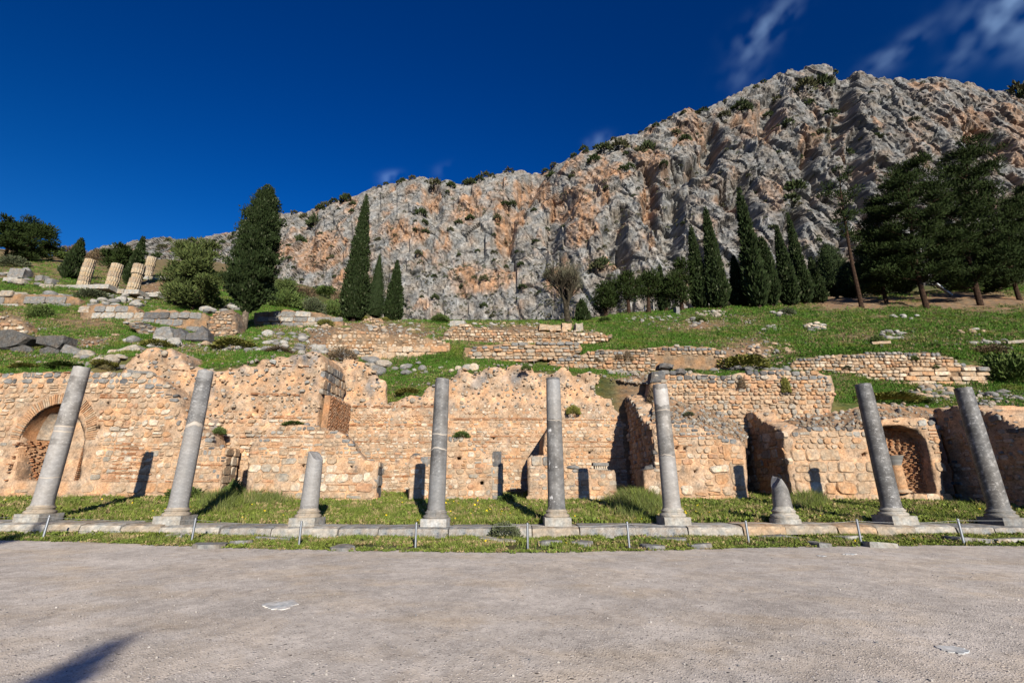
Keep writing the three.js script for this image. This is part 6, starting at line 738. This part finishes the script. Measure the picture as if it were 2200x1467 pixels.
// plants rooted in the wall faces: [x, y, D, w, h, kind, label]
[[992, 937, 21.35, 34, 16, 0, 'green plant growing on the low wall ledge by the leaning column'], [632, 912, 21.4, 46, 12, 0, 'green plants on top of the curved low wall'], [1232, 887, 25.4, 30, 22, 4, 'weed sprouting from the middle back wall'], [1130, 792, 25.5, 22, 14, 0, 'dark green tuft on the rim of the middle back wall'], [1413, 868, 23.7, 40, 50, 3, 'dry brown bush on the broken pier side'], [470, 930, 21.6, 26, 18, 0, 'dark weeds on the stub right of second column'], [1595, 830, 23.85, 16, 26, 3, 'withered plant hanging in the fitted upper wall'], [1690, 840, 23.85, 18, 40, 4, 'yellowish plant rooted in the fitted upper wall'], [1480, 890, 22.5, 22, 10, 2, 'grey weed on the block wall shoulder'], [1330, 770, 30, 18, 14, 3, 'dark dry tuft in the dry stone terrace wall'], [1350, 772, 30, 20, 24, 3, 'larger dark dry tuft in the dry stone terrace wall'], [1283, 775, 30, 14, 10, 3, 'small dry tuft at the left of the dry stone terrace wall'], [1965, 772, 30, 16, 12, 0, 'green tuft in the pale terrace wall'], [2010, 790, 30, 14, 10, 0, 'green tuft low in the pale terrace wall'], [1820, 790, 30, 16, 8, 2, 'grey tuft in the pale terrace wall'], [395, 1064, 20.6, 60, 26, 0, 'leafy weed at the wall foot behind the second column'], [500, 1070, 21.2, 40, 44, 0, 'weeds in the gap beside the low curved wall'], [1090, 1076, 20.6, 40, 20, 0, 'weeds at the end of the low wall by the centre column'], [1085, 1150, 14.2, 60, 34, 2, 'grey-green weed against the step before the centre'], [480, 1072, 20.3, 40, 20, 4, 'taller yellow grass clump by the gap']].forEach(([x, y, D, w, h, v, label]) => { const p = at(x, y, D), m = D / FOCAL; bushAt(p, w * m, h * m * 1.1, v, label, 'plants rooted in the ruin', 'wall_plant'); });
// shrubs clinging to the cliff
{
  const r = rng(4242), SH = [bushGeo(81, 260, 0.30, [0.045, 0.062, 0.022]), bushGeo(83, 260, 0.30, [0.055, 0.07, 0.028]), bushGeo(87, 220, 0.28, [0.075, 0.075, 0.035])], spots = [];
  for (const e of [[1010, 470, 16], [985, 480, 14], [970, 495, 12], [905, 460, 20], [912, 480, 14], [935, 398, 26], [968, 400, 18], [1010, 396, 22], [1070, 470, 16], [1085, 440, 18], [1150, 520, 14], [900, 545, 14], [640, 520, 22], [672, 482, 30], [650, 468, 16], [1275, 345, 26], [1300, 322, 28], [1330, 318, 34], [1255, 320, 16], [1390, 322, 30], [1370, 330, 26], [1350, 360, 18], [1420, 355, 16], [1450, 290, 20], [1470, 300, 22], [1510, 240, 18], [1555, 250, 24], [1590, 232, 30], [1600, 238, 26], [1720, 190, 40], [1740, 230, 24], [1765, 185, 36], [1670, 215, 20], [1660, 250, 18], [1690, 265, 18], [2180, 188, 48], [2196, 190, 40], [1790, 150, 14], [1620, 190, 14], [1640, 178, 12], [1290, 570, 30], [1280, 575, 24], [1705, 410, 40], [1690, 430, 30], [1760, 290, 24], [1780, 250, 26], [1180, 590, 18], [1060, 545, 14], [1120, 570, 14], [760, 440, 14], [700, 440, 20], [745, 428, 22], [720, 434, 16], [690, 446, 14], [1185, 380, 18], [1100, 440, 16], [1045, 380, 20], [1335, 365, 20], [2060, 430, 24], [2180, 430, 26], [2150, 520, 20], [830, 392, 10], [815, 398, 9], [1830, 330, 22], [1880, 300, 24], [1950, 260, 20], [1930, 420, 22], [2020, 350, 20], [1300, 405, 14]]) spots.push(e);
  while (spots.length < 190) { const x = 560 + 1640 * r(), f = Math.pow(r(), 0.75), y = lerp(footY(x) - 20, ridgeY(x) + 4, f); if (y > 640 && x < 860) continue; if (n3(x * 0.012, y * 0.015, 5) < -0.05) continue; spots.push([x, y, 7 + 11 * r() * r()]); }
  for (let k = 0; k < 70; k++) { const x = k < 40 ? lerp(200, 590, r()) : lerp(590, 1500, r()); spots.push([x, ridgeY(x) + (k < 40 ? 10 + 38 * r() : 3 + 4 * r()), 8 + 14 * r() * r()]); }
  spots.forEach(([x, y, w], k) => { const p = onCliff(x, y); if (!p) return; const D = -p[2], W = w * D / FOCAL * 1.15, big = w > 19, where = x < 590 ? ['on the low far ridge', 'far ridge'] : x < 860 ? ['on the cliff by the tallest smooth cypress', 'cypress cliff'] : x < 1010 ? ['on the pale cliff right of the three cypresses', 'pale cliff'] : x < 1180 ? ['by the ochre gully left of the bare tree', 'ochre gully'] : x < 1340 ? ['above the bare tree', 'bare tree cliff'] : x < 1560 ? ['above the low pines and twin cypresses', 'twin cypress cliff'] : x < 1790 ? ['on the summit dome', 'summit dome'] : ['above the dark pine grove', 'grove cliff'], lev = x < 590 ? '' : y < ridgeY(x) + 30 ? 'skyline ' : y > lerp(ridgeY(x), 690, 0.6) ? 'low ' : 'mid-face ', m = single('cliff_shrub', SH[k % 3], M.leafVC, `${big ? 'large' : 'small'} dark ${lev}shrub ${where[0]}`, 'shrub', `${big ? 'large' : 'small'} ${lev}shrubs, ${where[1]}`); m.position.set(p[0], p[1] - W * 0.18, p[2] + W * 0.1); m.scale.set(W, W * (0.65 + 0.3 * r()), W); m.rotation.y = r() * 6; });
  const list = []; for (let k = 0; k < 4200; k++) { const x = 560 + 1650 * r(), zone = r(), y = zone < 0.45 ? lerp(560, 700, r()) : lerp(footY(x), ridgeY(x) + 6, r()); if (n3(x * 0.02, y * 0.03, 9) < (zone < 0.45 ? -0.15 : 0.02)) continue; const p = onCliff(x, y), w = 0.6 + 1.4 * r() * r(); list.push({ p: [p[0], p[1] - 0.2, p[2] + 0.2], r: [0, r() * 6, 0], s: [w, w * 0.7, w], c: r() < 0.5 ? [1.3, 1.15, 1.2] : [0.9, 0.95, 0.9] }); }
  instanced('undergrowth', bushGeo(91, 90, 0.34, [0.11, 0.115, 0.065]), std({ color: lin(1, 1, 1), vertexColors: true, roughness: 0.9, side: THREE.DoubleSide }), list, 'stuff', 'low grey-green scrub scattered over the cliff ledges', 'scrub');
}
// ------------------------------------------------------------------ grass
{
  const tuft = (seed, n, h, spread, wid) => { const r = rng(seed), pos = [], idx = [], col = []; for (let k = 0; k < n; k++) { const a = r() * 6.28, q = spread * Math.sqrt(r()), bx = q * Math.cos(a), bz = q * Math.sin(a), an = r() * 6.28, l = h * (0.5 + 0.7 * r()), out = l * (0.25 + 0.6 * r()), dx = Math.cos(an) * out, dz = Math.sin(an) * out, wx = -Math.sin(an) * wid, wz = Math.cos(an) * wid, o = pos.length / 3; pos.push(bx - wx, 0, bz - wz, bx + wx, 0, bz + wz, bx + dx * 0.4 - wx * 0.8, l * 0.62, bz + dz * 0.4 - wz * 0.8, bx + dx * 0.4 + wx * 0.8, l * 0.62, bz + dz * 0.4 + wz * 0.8, bx + dx, l, bz + dz); const c = 0.8 + 0.4 * r(); for (let j = 0; j < 5; j++) col.push(c, c, c); idx.push(o, o + 1, o + 2, o + 1, o + 3, o + 2, o + 2, o + 3, o + 4); } return geom(pos, idx, null, col); };
  const leafy = (seed, n) => { const r = rng(seed), L = new Leaves(); for (let k = 0; k < n; k++) { const a = r() * 6.28, q = 0.12 * Math.sqrt(r()); L.add(q * Math.cos(a), 0.02 + 0.06 * r(), q * Math.sin(a), Math.cos(a) + r() - 0.5, 0.5 + r(), Math.sin(a) + r() - 0.5, 0.05 + 0.03 * r(), 0.045, r, (c => [c, c, c])(0.8 + 0.4 * r())); } return L.geo(); };
  const mat = std({ color: lin(1, 1, 1), vertexColors: true, roughness: 0.75, side: THREE.DoubleSide }), r = rng(9001);
  const A = tuft(1, 20, 0.15, 0.14, 0.0055), B = leafy(2, 30), C = tuft(3, 22, 0.34, 0.14, 0.006), Dg = tuft(4, 26, 0.15, 0.30, 0.012);
  const la = [], lb = [], lc = [], ld = [], fl = [];
  const shadeOf = (X, D) => { const n = fbm(X * 0.7, D * 0.7, 3, 3), dryness = sstep(0.10, 0.34, fbm(X * 0.9, D * 1.2, 17, 3)); const f = 0.8 + 0.5 * r(), g = [lerp(0.175, 0.13, n + 0.5), lerp(0.20, 0.185, n + 0.5), 0.036]; const d = r() < 0.17 + 0.6 * dryness ? 1 : 0; return d ? [0.34 * f, 0.265 * f, 0.125 * f] : g.map(v => v * f); };
  const nearCol = (X, D) => columnAt.some(c => Math.abs(c[0] - X) < 0.5 && Math.abs(c[1] - D) < 0.5);
  for (let k = 0; k < 36000; k++) { const D = lerp(15.55, 25.3, Math.pow(r(), 1.35)), X = (r() - 0.5) * 2.55 * D; if (Math.abs(X) > 26) continue; const n = fbm(X * 0.5, D * 0.5, 20, 3), p = [X, terraceLevel(X, D) - 0.01, -D], q = project(...p), tall = Math.max(blob(q[0], q[1], 1370, 1090, 75, 40) * 1.4, blob(q[0], q[1], 560, 1075, 90, 22), blob(q[0], q[1], 470, 1085, 60, 30), blob(q[0], q[1], 1740, 1085, 50, 20)), s = 0.75 + 0.5 * r() + 0.7 * Math.max(0, n) ; const c = shadeOf(X, D); if (r() < 0.07 + tall * 0.9) lc.push({ p, r: [0, r() * 6, 0], s: (0.7 + 0.7 * r()) * (0.75 + 0.7 * tall), c: tall > 0.2 && r() < 0.6 ? [0.16, 0.19, 0.06] : c }); else if (n > -0.04 ? r() < 0.45 : r() < 0.15) lb.push({ p, r: [0, r() * 6, 0], s: [s * 1.2, s * (1 + 0.6 * r()), s * 1.2], c }); else la.push({ p, r: [0, r() * 6, 0], s, c }); if (r() < 0.008 + 0.09 * blob(q[0], q[1], 1010, 1105, 130, 30) + 0.05 * blob(q[0], q[1], 1500, 1110, 120, 30)) fl.push({ p: [X, p[1] + 0.10 + 0.1 * r(), -D], r: [r() * 0.8, r() * 6, 0], s: 0.022 + 0.02 * r() }); }
  for (let k = 0; k < 11000; k++) { const X = (r() - 0.5) * 38, e = edgeAt(X) + 0.16 * fbm(X * 1.1, 0, 5, 4), D = lerp(e - 0.05, 14.45, r()); const bare = fbm(X * 0.8, -D * 1.4, 6, 4) < 0.0; if (bare && r() < 0.88) continue; const p = [X, vergeLevel(X, D) - 0.01, -D], s = 0.5 + 0.5 * r() + 0.5 * Math.max(0, fbm(X * 0.6, D, 2, 2)), c = shadeOf(X, D); (r() < 0.4 ? lb : la).push({ p, r: [0, r() * 6, 0], s: [s, s * 0.95, s], c }); if (r() < 0.002) fl.push({ p: [X, p[1] + 0.10, -D], r: [r() * 0.8, r() * 6, 0], s: 0.03 }); }
  for (let k = 0; k < 900; k++) { const X = (r() - 0.5) * 38, e = edgeAt(X) + 0.16 * fbm(X * 1.1, 0, 5, 4), D = e - 0.25 * r() * r(); lb.push({ p: [X, gravelLevel(X, D) - 0.01, -D], r: [0, r() * 6, 0], s: 0.35 + 0.4 * r(), c: shadeOf(X, D) }); }
  for (let k = 0; k < 120000; k++) { const x = lerp(-60, 2260, r()), s = r() < 0.72 ? lerp(0.02, 4.3, r()) : lerp(4.3, 5.6, r()), p = hill(x, s), q = project(...p), b = bareness(q[0], q[1], p); if (r() < b * 1.15) continue; const wallZone = s > 1.02 && s < 1.95 && ((x > 1180 && x < 1560) || (x > 1700 && x < 2130) || (x > 995 && x < 1250)); if (wallZone) continue; const n = fbm(p[0] * 0.3, p[2] * 0.3, 8, 3), f = 0.75 + 0.5 * r(), yl = sstep(0.05, 0.3, fbm(p[0] * 0.5, p[2] * 0.5, 40, 3)), dry1 = r() < 0.05 + 0.5 * b; const big = lerp(0.8, 1.5, s / 5); ld.push({ p: [p[0], p[1] - 0.03, p[2]], r: [0, r() * 6, 0], s: [big, big * (0.5 + 0.6 * r()), big], c: dry1 ? [0.30 * f, 0.235 * f, 0.11 * f] : [lerp(0.085, 0.155, yl) * f, lerp(0.175, 0.20, yl) * f, lerp(0.022, 0.032, yl) * f] }); }
  instanced('grass', A, mat, la, 'stuff', 'short grass blades on the terrace and verge', 'grass'); instanced('grass', B, mat, lb, 'stuff', 'low leafy ground cover on the terrace and verge', 'grass'); instanced('grass', C, mat, lc, 'stuff', 'tall grass clumps at the foot of the walls', 'grass'); instanced('grass', Dg, mat, ld, 'stuff', 'green grass covering the slope above the ruin', 'grass');
  const fg = new THREE.CircleGeometry(1, 7); fg.rotateX(-Math.PI / 2 + 0.5); instanced('flowers', fg, std({ color: lin(0.80, 0.58, 0.02), side: THREE.DoubleSide }), fl, 'stuff', 'tiny yellow flowers in the terrace grass', 'flowers');
}
// small fittings under the trees
{
  const s = standing(1406, 668, 1405, 622, 3), g = thing('lamp_post', 'thin pale lamp post among the low pines', 'lamp post', s.p); part('pole', tube([V3(0, -0.2, 0), V3(0, s.H, 0)], 0.06, 0.045, 8), M.white, g); const h = new THREE.BoxGeometry(0.34, 0.12, 0.2); h.translate(-0.12, s.H, 0); part('lamp_head', h, M.metal, g);
  const t = standing(1386, 668, 1386, 640, 3), g2 = thing('sign_post', 'short grey post left of the lamp post', 'post', t.p); part('pole', tube([V3(0, -0.2, 0), V3(0, t.H, 0)], 0.05, 0.05, 8), M.metal, g2); const pl = new THREE.BoxGeometry(0.3, 0.3, 0.04); pl.translate(0, t.H - 0.15, 0.05); part('plate', pl, M.metal, g2);
  const e = onHill(2046, 636, 3.5).p, f = at(2012, 609, -e[2]), p = single('steel_pipe', tube([V3(e[0], e[1] + 0.1, e[2]), V3(...f)], 0.2, 0.2, 12), M.metal, 'slanting blue-grey steel pipe under the pines', 'pipe');
}
renderer.render(scene, camera);
